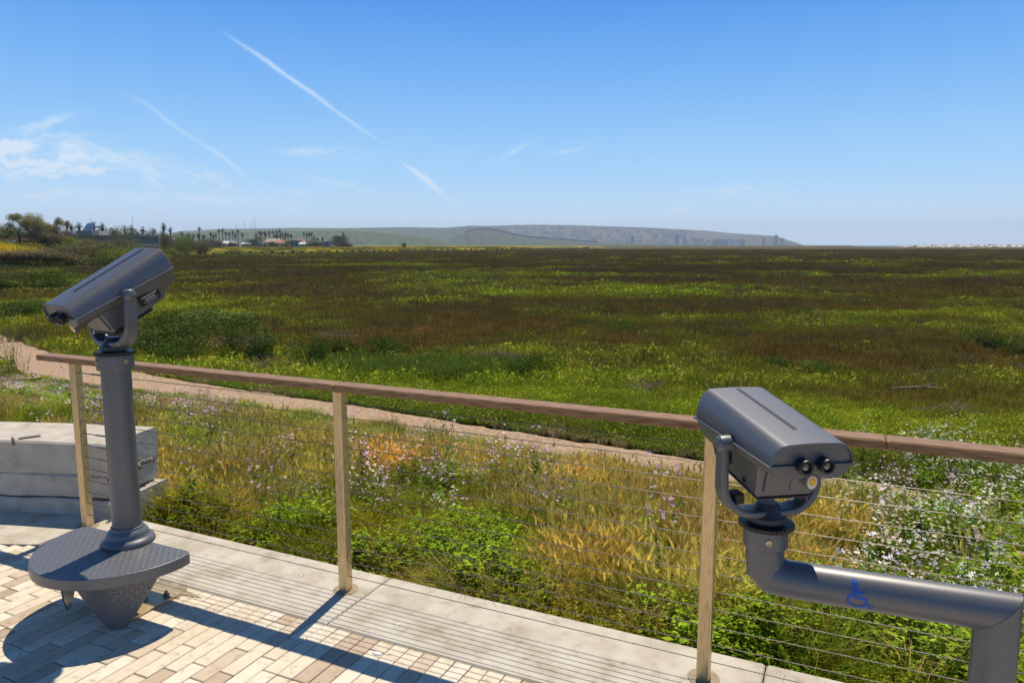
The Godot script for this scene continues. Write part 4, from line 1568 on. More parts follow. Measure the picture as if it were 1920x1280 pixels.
	var towers := [["dark broad tower block on the hillside shore", 1269.5, 441.0, 6.2, 3720], ["slimmer tower block right of the broad dark one", 1283.0, 442.0, 3.4, 3720], ["long dark block of flats along the shore", 1350, 449.0, 26.0, 3720], ["low block right of the long dark block of flats", 1392, 448.5, 8.0, 3720], ["tall slab tower at the right end of the hill", 1455.0, 441.0, 5.0, 3720], ["lower tower right of the slab tower", 1466.5, 447.0, 4.0, 3720], ["thin pale tower left of the slab tower", 1432.0, 447.5, 3.0, 3720], ["dark tower high among the hillside roofs", 1186, 441.5, 4.0, 3800]]
	for q in towers:
		var p := bearing(q[1], q[4], MARSH)
		var m := MB.new()
		var hgt := up_at(q[2], q[4]) - MARSH
		var wid: float = q[3] / 1362.0 * q[4]
		m.box(Vector3(0, hgt / 2, 0), Vector3(wid, hgt, 18))
		m.box(Vector3(0, hgt + 2, 0), Vector3(wid * 0.3, 4, 6))
		tag(obj("tower_block", m.done(0.0), mats[["grey_wall", "blue_wall", "grey_wall"][int(q[1]) % 3]], null, p), q[0], "tower")
	# dark border wall running over the middle hill
	var m2 := MB.new()
	var prev := Vector3.ZERO
	for i in 60:
		var px := 872.0 + i * 4.2
		var p := bearing(px, 3370.0, up_at(curve(RIDGE_MID, px), 3400.0) - 2.0)
		if i: m2.box((p + prev) / 2 + Vector3(0, 5, 0), Vector3((p - prev).length(), 7, 3), Basis(Quaternion(Vector3.RIGHT, (p - prev).normalized())))
		prev = p
	tag(obj("border_wall", m2.done(0.0), mats.dark_roof), "dark wall running along the crest of the middle hill", "wall")


# ---------------------------------------------------------------- trees and bushes on the bluff
func crown_mesh(seed_: int, size: Vector3, leaves: int, leaf: float, tones: Array, windswept := 0.0) -> ArrayMesh:
	rng.seed = seed_
	var m := MB.new()
	var lumps := []
	for i in 9:
		lumps.append([Vector3(rng.randf_range(-0.7, 0.7), rng.randf_range(0.25, 0.85), rng.randf_range(-0.6, 0.6)), rng.randf_range(0.3, 0.5), rng.randf()])
	for i in leaves:
		var l: Array = lumps[i % 9]
		var d: Vector3 = Vector3(rng.randfn(), rng.randfn(), rng.randfn()).normalized() * pow(rng.randf(), 0.45) * l[1]
		var p: Vector3 = (l[0] + d * Vector3(1.1, 0.75, 1.0))
		p.x += windswept * p.y * p.y
		if p.y < 0.02: continue
		p *= size * Vector3(0.5, 1.0, 0.5)
		var tone: Color = tones[rng.randi() % tones.size()]
		tone = tone.lerp(tones[int(l[2] * tones.size()) % tones.size()], 0.6)
		m.col = tone * rng.randf_range(1.6, 2.6)
		var a := Vector3(rng.randfn(), rng.randfn() * 0.6, rng.randfn()).normalized() * leaf * rng.randf_range(0.6, 1.4)
		var b := a.cross(Vector3(rng.randfn(), rng.randfn(), rng.randfn()).normalized())
		if b.length() < leaf * 0.15: continue
		b = b.normalized() * leaf * 0.4
		m.tri(p - a, p + b, p + a)
		m.tri(p - a, p + a, p - b)
	return m.done(0.0, true)

func limbs_mesh(seed_: int, size: Vector3, windswept := 0.0) -> ArrayMesh:
	rng.seed = seed_
	var m := MB.new()
	var r := size.y * 0.028
	for k in 5:
		var a := rng.randf() * TAU
		var tip := Vector3(cos(a) * size.x * 0.36, size.y * rng.randf_range(0.55, 0.85), sin(a) * size.z * 0.32)
		tip.x += windswept * size.x * 0.3
		var mid := tip * Vector3(0.35, 0.5, 0.35) + Vector3(rng.randf_range(-0.1, 0.1), 0, 0) * size.x
		m.tube([Vector3(rng.randf_range(-0.04, 0.04) * size.x, -0.2, 0), mid * 0.5, mid, tip], [r, r * 0.8, r * 0.55, r * 0.15], 6)
	return m.done(60.0)

func make_bluff_plants() -> void:
	var grey_green := [Color(0.085, 0.085, 0.032), Color(0.115, 0.105, 0.045), Color(0.065, 0.075, 0.028), Color(0.13, 0.105, 0.055)]
	var dark := [Color(0.045, 0.055, 0.022), Color(0.065, 0.065, 0.03), Color(0.05, 0.045, 0.025)]
	var brownish := [Color(0.095, 0.075, 0.045), Color(0.12, 0.095, 0.055), Color(0.075, 0.065, 0.035)]
	var fresh := [Color(0.11, 0.125, 0.025), Color(0.14, 0.14, 0.035), Color(0.085, 0.105, 0.02)]
	var shapes := {}
	var k := 0
	for e in [["grey", grey_green], ["dark", dark], ["brown", brownish], ["fresh", fresh]]:
		for n in 2:
			shapes[e[0] + str(n)] = [crown_mesh(300 + k, Vector3(2, 1, 2), 5200, 0.032, e[1]), limbs_mesh(320 + k, Vector3(2, 1, 2))]
			k += 1
	# bearing, distance, width, top above the horizon, sort, label
	var list := [
		[-20, 121, 11.9, 427, "brown0", "olive brush bank at the left edge of the picture"], [22, 124, 11.2, 424, "grey0", "rounded olive bush left of the wind-bent tree"], [8, 117, 8.8, 448, "brown1", "low dark bush behind the white bench at far left"],
		[52, 122, 9.0, 430, "fresh0", "greenish bush below the wind-bent tree"], [72, 120, 8.8, 436, "brown0", "brown twiggy bush in front of the wind-bent tree"], [100, 123, 7.7, 428, "brown1", "brown bush right of the wind-bent tree trunk"], [112, 120, 6.0, 441, "fresh1", "small yellow-green bush under the right end of the tree"],
		[121, 128, 7.0, 437, "dark0", "dark bush in front of the blue side roof"], [136, 130, 7.7, 449, "grey1", "low bush in front of the left end of the flat-roofed building"], [160, 128, 8.0, 452, "brown1", "brown bush below the slanted blue roof"], [186, 127, 9.4, 453, "grey0", "wide low bush before the middle of the flat-roofed building"], [206, 130, 6.6, 449, "brown0", "twiggy brown bush before the right part of the flat-roofed building"], [222, 132, 6.5, 447, "grey1", "bush hiding the right end of the flat-roofed building"],
		[246, 190, 10.5, 429, "grey0", "tall dome-shaped bush right of the flat-roofed building"], [262, 182, 7.0, 437, "dark1", "dark half of the tall bush right of the flat-roofed building"], [288, 200, 4.6, 434, "brown1", "narrow dark upright bush between the domed bush and the palms"], [330, 200, 11.0, 441, "fresh0", "broad green bush behind the raised head of the tall viewer"], [312, 195, 8.0, 440, "grey1", "olive bush left of the broad green bush"], [348, 205, 10.0, 443, "dark0", "dark broad bush right of the broad green bush"], [368, 210, 9.0, 446, "brown0", "brown bush at the right end of the thicket"], [385, 215, 7.0, 449, "brown1", "last low brown bush of the thicket"],
		[18, 98, 10.3, 470, "brown0", "dark low bush among the yellow flowers at far left"], [60, 99, 12.0, 468, "brown1", "long dark brown bush between two bands of yellow flowers"], [92, 100, 12.8, 467, "brown0", "wide dark bush right of the yellow flowers"], [130, 103, 7.3, 459, "grey0", "pale green bush above the dark wide bush"], [168, 105, 9.1, 457, "grey1", "pale olive bush below the flat-roofed building"], [205, 105, 7.7, 462, "fresh1", "bright green bush left of the tall viewer"], [228, 106, 7.4, 463, "fresh0", "bright green bush just behind the tall viewer's head"],
		[402, 300, 9.0, 452, "dark1", "dark bush left of the first houses"], [437, 430, 7.0, 452, "dark0", "dark bush over the white-roofed house"], [474, 430, 12.0, 449, "dark1", "dark clump left of the low grey house"], [481, 460, 7.0, 443, "grey0", "taller grey-green tree left of the dense palms"], [512, 430, 8.0, 452.5, "dark0", "dark bush before the tan-roofed house"], [541, 440, 9.0, 452.5, "dark1", "dark bush left of the blue house"], [585, 440, 12.0, 451, "dark0", "dark rounded bush right of the red-roofed house"], [633, 440, 16.0, 442.5, "dark1", "big round dark tree at the right end of the houses"], [643, 445, 8.0, 449, "brown0", "brown bush at the right foot of the big round tree"], [757, 420, 3.4, 454, "dark0", "small dark tree alone on the marsh edge"],
		[330, 190, 6.0, 462, "fresh1", "green bush on the low bluff right of the tall viewer"], [300, 150, 5.0, 470, "fresh0", "small bright bush at the foot of the bluff"], [420, 230, 14.0, 466, "fresh1", "long green bank along the foot of the bluff"], [455, 240, 10.0, 466.5, "fresh0", "green bank right of the long one at the foot of the bluff"],
	]
	for e in list:
		var p := bearing(e[0], e[1])
		p.y = ground(p.x, p.z) - 0.2
		var tall := maxf(0.8, up_at(e[3], e[1]) - p.y)
		var s: Array = shapes[e[4]]
		var o := thing("bush", e[5], "bush", p, float(int(e[0] * 7) % 60) * 0.1, "")
		o.scale = Vector3(e[2] / 2.0, tall, e[2] / 2.0)
		obj("foliage", s[0], mats.tree_leaf, o)
		obj("limbs", s[1], mats.bark, o)
	# the wind-bent tree
	var p := bearing(74, 122)
	p.y = ground(p.x, p.z) - 0.2
	var tree := thing("windswept_tree", "wind-bent tree with spreading grey-green crown, tallest on the left", "tree", p)
	tree.scale = Vector3(1.22, (up_at(398.0, 122.0) - p.y) / 5.1, 1.22)
	for c in [[Vector3(-2.3, 2.5, 0), Vector3(4.0, 2.4, 2.6), 6000, 0.0], [Vector3(0.0, 1.5, 0.3), Vector3(4.6, 3.5, 3.0), 9000, 0.0], [Vector3(1.4, 1.0, -0.2), Vector3(3.8, 3.2, 2.8), 7000, 0.0], [Vector3(3.2, 2.9, 0), Vector3(2.0, 1.5, 1.5), 2200, 0.2], [Vector3(0.6, 0.1, 0.8), Vector3(6.0, 2.0, 2.5), 6000, 0.0]]:
		obj("crown", crown_mesh(int(400 + c[0].x * 10.0), c[1], c[2], 0.075, [Color(0.17, 0.155, 0.055), Color(0.21, 0.185, 0.075), Color(0.13, 0.135, 0.045), Color(0.19, 0.145, 0.07)], c[3]), mats.tree_leaf, tree, c[0])
	var tm := MB.new()
	tm.tube([Vector3(0.2, -0.3, 0), Vector3(-0.3, 1.0, 0), Vector3(-1.3, 2.3, 0), Vector3(-2.6, 3.6, 0), Vector3(-3.5, 4.3, 0)], [0.22, 0.19, 0.14, 0.09, 0.03], 8)
	tm.tube([Vector3(0.3, -0.3, 0.1), Vector3(0.2, 1.4, 0.1), Vector3(-0.2, 3.0, 0.2), Vector3(-0.4, 4.5, 0.2)], [0.2, 0.16, 0.1, 0.03], 8)
	tm.tube([Vector3(0.4, -0.3, 0), Vector3(1.0, 1.5, 0), Vector3(2.2, 2.8, 0), Vector3(3.0, 3.6, 0)], [0.18, 0.13, 0.08, 0.03], 8)
	tm.tube([Vector3(-1.3, 2.3, 0), Vector3(-2.4, 2.6, 0.2), Vector3(-3.6, 2.9, 0.2)], [0.09, 0.06, 0.02], 6)
	obj("trunk", tm.done(60.0), mats.bark, tree)
	# white bench and dark post by the path over the bluff
	p = bearing(18, 112)
	p.y = ground(p.x, p.z)
	var bench := thing("white_bench", "low white bench among the yellow flowers at far left", "bench", p)
	var m := MB.new()
	m.box(Vector3(0, 0.42, 0), Vector3(1.6, 0.1, 0.4))
	obj("seat", m.done(0.0), mats.white_wall, bench)
	for s in [-1, 1]:
		m = MB.new()
		m.box(Vector3(s * 0.45, 0.2, 0), Vector3(0.08, 0.4, 0.3))
		obj("leg", m.done(0.0), mats.white_wall, bench)
	p = bearing(37, 114)
	p.y = ground(p.x, p.z)
	m = MB.new()
	m.box(Vector3(0, 0.9, 0), Vector3(0.3, 1.8, 0.2), Basis(), 0.02)
	tag(obj("marker_post", m.done(), mats.timber, null, p), "dark upright post beside the white bench", "post")


# ---------------------------------------------------------------- the row of timber stumps across the marsh
func make_stumps() -> void:
	rng.seed = 71
	var line := [Vector2(-95, -202), Vector2(-50, -320), Vector2(13, -432), Vector2(55, -576), Vector2(68, -640)]
	var proto := thing("timber_stump", "dark squat timber stump, leftmost of the row at the marsh edge", "stump", Vector3.ZERO, 0.0, "row of dark timber stumps across the marsh")
	var m := MB.new()
	m.lathe([[0.42, -0.3], [0.40, 0.5], [0.44, 0.95], [0.36, 1.02]], 9, Vector3.ZERO)
	obj("pile", m.done(40.0), mats.timber, proto)
	m = MB.new()
	m.box(Vector3(0, 1.06, 0), Vector3(1.1, 0.22, 0.85), Basis(Vector3.UP, 0.2), 0.03)
	obj("cap", m.done(), mats.timber, proto)
	var seg := 0
	var done := 0.0
	var count := 0
	while seg < line.size() - 1:
		var a: Vector2 = line[seg]
		var b: Vector2 = line[seg + 1]
		var p := a.lerp(b, done / a.distance_to(b))
		var y := ground(p.x, p.y)
		if count == 0: proto.position = Vector3(p.x, y, p.y)
		else:
			var label := "dark squat timber stump in the long row across the marsh"
			if count < 13: label = "%s dark timber stump from the left end of the row" % ["", "second", "third", "fourth", "fifth", "sixth", "seventh", "eighth", "ninth", "tenth", "eleventh", "twelfth", "thirteenth"][count]
			copy_of(proto, label, "row of dark timber stumps across the marsh", Vector3(p.x, y - 0.1 * rng.randf(), p.y), rng.randf() * 0.6, rng.randf_range(0.8, 1.05))
		count += 1
		done += 5.3
		if done > a.distance_to(b):
			done -= a.distance_to(b)
			seg += 1


# ---------------------------------------------------------------- plants
func blade(m: MB, root: Vector3, dir: Vector3, long: float, wide: float, bend: float, c0: Color, c1: Color) -> Vector3:
	var side := dir.cross(Vector3.UP)
	if side.length() < 0.01: side = Vector3.RIGHT
	side = side.normalized().rotated(dir.normalized(), rng.randf() * TAU) * wide
	var flat := Vector3(dir.x, 0, dir.z)
	var mid := root + dir * long * 0.55
	var tip := root + dir * long * 0.95 + flat.normalized() * bend * long + Vector3(0, -bend * long * 0.5, 0)
	var cm := c0.lerp(c1, 0.5)
	m.tri3(root - side, mid - side * 0.7, root + side, c0, cm, c0)
	m.tri3(root + side, mid - side * 0.7, mid + side * 0.7, c0, cm, cm)
	m.tri3(mid - side * 0.7, tip, mid + side * 0.7, cm, c1, cm)
	return tip

func grass_tuft(seed_: int, n: int, tall: float, spread: float, wide: float, c0: Color, c1: Color, bend := 0.25) -> ArrayMesh:
	rng.seed = seed_
	var m := MB.new()
	for i in n:
		var a := rng.randf() * TAU
		var r := sqrt(rng.randf()) * spread
		var lean := rng.randf_range(0.05, 0.45)
		var dir := Vector3(cos(a) * lean, 1.0, sin(a) * lean).normalized()
		var tone := rng.randf_range(0.7, 1.3)
		blade(m, Vector3(cos(a + 1.0) * r, -0.02, sin(a + 1.0) * r), dir, tall * rng.randf_range(0.55, 1.1), wide, rng.randf() * bend, c0 * tone, c1 * tone)
	return m.done(0.0, true)

func foxtail_tuft(seed_: int, n: int, tall: float, spread: float, stem: Color, head: Color, awn := 1.0) -> ArrayMesh:
	rng.seed = seed_
	var m := MB.new()
	for i in n:
		var a := rng.randf() * TAU
		var r := sqrt(rng.randf()) * spread
		var lean := rng.randf_range(0.05, 0.5)
		var dir := Vector3(cos(a) * lean, 1.0, sin(a) * lean).normalized()
		var tone := rng.randf_range(0.75, 1.25)
		var root := Vector3(cos(a + 1.0) * r, -0.02, sin(a + 1.0) * r)
		var long := tall * rng.randf_range(0.6, 1.1)
		var tip := blade(m, root, dir, long, 0.0017, 0.1, stem * tone, head * tone)
		if i % 3 == 0: blade(m, root, (dir + Vector3(rng.randfn(), 0, rng.randfn()) * 0.4).normalized(), long * 0.7, 0.003, 0.3, stem * tone * 0.9, stem.lerp(head, 0.6) * tone)
		var d := (dir + Vector3(rng.randfn(), rng.randfn() * 0.4, rng.randfn()) * 0.3).normalized()
		var e := d.cross(Vector3(0.3, 0.2, 0.9)).normalized()
		var f := d.cross(e)
		m.col = head * tone
		var hl := rng.randf_range(0.045, 0.07)
		for w in [e, f]:
			m.tri(tip - d * 0.01, tip + d * hl * 0.35 + w * 0.0065, tip + d * hl)
			m.tri(tip - d * 0.01, tip + d * hl, tip + d * hl * 0.35 - w * 0.0065)
		for k in 7:       # awns
			var s := rng.randf()
			var q := (d + (e * cos(k * 2.1) + f * sin(k * 2.1)) * 0.42).normalized()
			var o := tip + d * hl * s * 0.8
			m.tri(o + e * 0.0009, o + q * 0.05 * awn, o - e * 0.0009)
	return m.done(0.0, true)

func leafy_plant(seed_: int, stems: int, tall: float, spread: float, leaf: float, per: int, c0: Color, c1: Color) -> ArrayMesh:
	rng.seed = seed_
	var m := MB.new()
	for i in stems:
		var a := rng.randf() * TAU
		var lean := rng.randf_range(0.1, 0.6)
		var dir := Vector3(cos(a) * lean, 1.0, sin(a) * lean).normalized()
		var root := Vector3(cos(a) * spread * rng.randf(), -0.02, sin(a) * spread * rng.randf())
		var long := tall * rng.randf_range(0.5, 1.1)
		blade(m, root, dir, long, 0.002, 0.1, c0 * 0.9, c0)
		for k in per:
			var s := rng.randf_range(0.15, 1.05)
			var p := root + dir * long * s
			var b := rng.randf() * TAU
			var out := Vector3(cos(b), rng.randf_range(-0.1, 0.7), sin(b)).normalized()
			var size := leaf * rng.randf_range(0.5, 1.3) * (1.2 - 0.5 * s)
			var side := out.cross(Vector3.UP).normalized() * size * 0.36
			var sag := Vector3(0, -size * 0.22, 0)
			m.col = c0.lerp(c1, rng.randf()) * rng.randf_range(0.8, 1.2)
			var base_ := p + out * size * 0.25
			var mid := p + out * size * 0.8 + Vector3(0, -size * 0.06, 0)
			m.tri(base_, mid + side, mid)
			m.tri(base_, mid, mid - side)
			m.tri(mid + side, p + out * size * 1.4 + sag, mid)
			m.tri(mid, p + out * size * 1.4 + sag, mid - side)
	return m.done(0.0, true)

func feather_plant(seed_: int, stems: int, tall: float, spread: float, c0: Color, c1: Color) -> ArrayMesh:
	rng.seed = seed_
	var m := MB.new()
	for i in stems:
		var a := rng.randf() * TAU
		var lean := rng.randf_range(0.05, 0.5)
		var dir := Vector3(cos(a) * lean, 1.0, sin(a) * lean).normalized()
		var root := Vector3(cos(a) * spread * rng.randf(), -0.02, sin(a) * spread * rng.randf())
		var long := tall * rng.randf_range(0.55, 1.1)
		var tone := rng.randf_range(0.75, 1.25)
		blade(m, root, dir, long, 0.0018, 0.08, c0 * tone, c1 * tone)
		for k in 22:
			var s := rng.randf_range(0.2, 1.0)
			var b := rng.randf() * TAU
			var out := Vector3(cos(b), rng.randf_range(0.2, 1.3), sin(b)).normalized()
			var o := root + dir * long * s
			var e := out.cross(dir).normalized() * 0.0022
			m.col = c0.lerp(c1, s) * tone * rng.randf_range(0.8, 1.2)
			m.tri(o - e, o + out * 0.032 * (1.25 - s * 0.6), o + e)
	return m.done(0.0, true)

func flower_stalk(seed_: int, tall: float, stem: Color, petals: Array, heads: int, size := 0.011) -> ArrayMesh:
	rng.seed = seed_
	var m := MB.new()
	for i in 3:
		var a := rng.randf() * TAU
		var dir := Vector3(cos(a) * 0.25, 1.0, sin(a) * 0.25).normalized()
		var long := tall * rng.randf_range(0.75, 1.1)
		blade(m, Vector3(cos(a), 0, sin(a)) * 0.02, dir, long, 0.0022, 0.05, stem, stem * 1.1)
		for k in 9:
			var s := rng.randf_range(0.15, 0.75)
			var b := rng.randf() * TAU
			var o := dir * long * s
			var out := Vector3(cos(b), 0.5, sin(b)).normalized()
			var side := out.cross(Vector3.UP).normalized() * 0.012
			m.col = stem * rng.randf_range(0.8, 1.2)
			m.tri(o, o + out * 0.03 + side, o + out * 0.06)
			m.tri(o, o + out * 0.06, o + out * 0.03 - side)
		for k in heads:
			var s := rng.randf_range(0.62, 1.0)
			var b := rng.randf() * TAU
			var o := dir * long * s
			var tip := o + Vector3(cos(b) * 0.06, 0.03 + 0.05 * rng.randf(), sin(b) * 0.06) * (1.3 - s * 0.7)
			m.col = stem
			m.tri(o + Vector3(0.001, 0, 0), tip, o - Vector3(0.001, 0, 0))
			var up := Vector3(rng.randfn() * 0.5, 1.0, rng.randfn() * 0.5 + 0.35).normalized()
			var x := up.cross(Vector3(cos(b), 0.1, sin(b))).normalized()
			var y := up.cross(x)
			m.col = petals[rng.randi() % petals.size()] * rng.randf_range(0.85, 1.1)
			for q in 4:
				var t := q * PI / 2 + 0.3
				var d := x * cos(t) + y * sin(t)
				var e := up.cross(d) * 0.45
				m.tri(tip, tip + (d + e) * size + up * 0.002, tip + (d - e) * size + up * 0.002)
	return m.done(0.0, true)

func fleshy_tuft(seed_: int, n: int, tall: float, spread: float, wide: float) -> ArrayMesh:
	rng.seed = seed_
	var m := MB.new()
	for i in n:
		var a := rng.randf() * TAU
		var r := sqrt(rng.randf()) * spread
		var root := Vector3(cos(a) * r, -0.03, sin(a) * r)
		var lean := rng.randf_range(0.0, 0.5)
		var b := rng.randf() * TAU
		var dir := Vector3(cos(b) * lean, 1.0, sin(b) * lean).normalized()
		var long := tall * rng.randf_range(0.45, 1.15)
		var t := rng.randf_range(0.65, 1.25)
		var shade := Color(t, t * rng.randf_range(0.92, 1.06), t)
		var side := Vector3(cos(b + 1.3), 0, sin(b + 1.3)) * wide
		m.tri3(root - side, root + dir * long, root + side, shade, shade * 1.12, shade)
		for k in 2:
			var o := root + dir * long * rng.randf_range(0.3, 0.7)
			var e := (dir + Vector3(rng.randfn(), 0.2, rng.randfn()) * 0.7).normalized()
			m.col = shade * rng.randf_range(0.85, 1.2)
			m.tri(o - side * 0.8, o + e * long * 0.45, o + side * 0.8)
	return m.done(0.0, true)

func upright(x: float, z: float, s: float, sy: float, drop := 0.0) -> Transform3D:
	var b := Basis(Vector3.UP, rng.randf() * TAU).scaled(Vector3(s, sy, s))
	return Transform3D(b, Vector3(x, ground(x, z) - drop, z))

func mat_tuft(seed_: int, n: int, tall: float, spread: float, size: float) -> ArrayMesh:    # low matted leaves
	rng.seed = seed_
	var m := MB.new()
	for i in n:
		var a := rng.randf() * TAU
		var r := sqrt(rng.randf()) * spread
		var top := tall * (1.0 - 0.7 * pow(r / spread, 2.0))
		var p := Vector3(cos(a) * r, top * pow(rng.randf(), 0.55), sin(a) * r)
		var t := rng.randf_range(0.78, 1.10)
		m.col = Color(t * rng.randf_range(0.92, 1.1), t, t)
		var d := Vector3(rng.randfn(), absf(rng.randfn()) * 0.8 + 0.1, rng.randfn()).normalized() * size * rng.randf_range(0.6, 1.5)
		var e := d.cross(Vector3(rng.randfn(), rng.randfn(), rng.randfn())).normalized() * size * 0.32
		m.tri(p - e, p + d, p + e)
	return m.done(0.0, true)

func make_marsh_plants() -> void:
	var shapes := {
		"near": [mat_tuft(511, 120, 0.13, 0.19, 0.03), fleshy_tuft(501, 60, 0.19, 0.16, 0.0055)],
		"mid": [mat_tuft(512, 120, 0.20, 0.42, 0.065), fleshy_tuft(502, 60, 0.24, 0.34, 0.012)],
		"far": [mat_tuft(513, 110, 0.36, 1.3, 0.2), fleshy_tuft(503, 50, 0.36, 1.2, 0.04)],
	}
	var reed := grass_tuft(504, 26, 0.42, 0.22, 0.006, Color(1, 1, 1), Color(1.2, 1.15, 1.0), 0.1)
	for e in [["near", 7.5, 18.0, 19000, 1.0, 5, ["near_green_mat", "green matted plants just beyond the path", "near_brown_twigs", "brown twiggy marsh plants just beyond the path"]], ["mid", 15.0, 44.0, 27000, 1.0, 6, ["green_mat", "green matted plants in the middle of the marsh", "brown_twigs", "reddish brown twiggy plants in the middle of the marsh"]], ["far", 38.0, 130.0, 22000, 0.8, 7, ["far_green_mat", "green streaks far out on the marsh", "far_brown_twigs", "dark brown scrub far out on the marsh"]], ["far", 120.0, 480.0, 22000, 1.9, 8, ["farthest_green_mat", "last green streaks towards the horizon", "farthest_brown_scrub", "dark brown scrub towards the horizon"]]]:
		rng.seed = e[5]
		var where := [[], []]
		var tint := [PackedColorArray(), PackedColorArray()]
		for i in e[3]:
			var d: float = sqrt(lerpf(e[1] * e[1], e[2] * e[2], rng.randf()))
			var a := rng.randf_range(-0.97, 0.97)
			var x := tan(a) * d * 0.92
			var z := -d
			var p := uq(x, z)
			if p.y < 6.6 or (p.x < 3.7 and off_path(p.x, p.y) < path_half(p.x) + 0.14): continue
			var s: float = e[4] * rng.randf_range(0.6, 1.45)
			var c := marsh_tint(x, z, d)
			var kind := 0 if c.a + rng.randf_range(-0.25, 0.25) > 0.02 else 1
			c = c * 1.25
			if p.y < 8.6: c = c.lerp(Color(0.21, 0.25, 0.035), 0.5)
			var j := rng.randf_range(0.72, 1.28) if e[2] < 100.0 else rng.randf_range(0.85, 1.18)
			where[kind].append(upright(x, z, s, s * rng.randf_range(0.6, 1.3) * (0.75 if e[2] > 200.0 else 1.0)))
			tint[kind].push_back(Color(c.r * j, c.g * j * rng.randf_range(0.92, 1.08), c.b * j))
		for k in 2: many(e[6][k * 2], shapes[e[0]][k], mats.marsh, where[k], tint[k], e[6][k * 2 + 1], "marsh plants")
	# stiff dry stalks standing over the marsh
	rng.seed = 15
	var where := []
	var tint := PackedColorArray()
	for k in 9000:
		var d := lerpf(14.0, 95.0, pow(rng.randf(), 0.8))
		var x := tan(rng.randf_range(-0.83, 0.83)) * d * 0.92
		if uq(x, -d).y < 10.0 or noise_a.get_noise_2d(x * 2.0 + 60.0, -d * 2.5) < 0.0: continue
		var s := rng.randf_range(0.6, 1.2) * (1.0 + d * 0.012)
		where.append(upright(x, -d, s, s * 0.9))
		tint.push_back(Color(0.13, 0.105, 0.062) * rng.randf_range(0.5, 1.25))
	many("dry_marsh_stalks", reed, mats.grass, where, tint, "stiff dry stalks standing above the marsh plants", "grass")

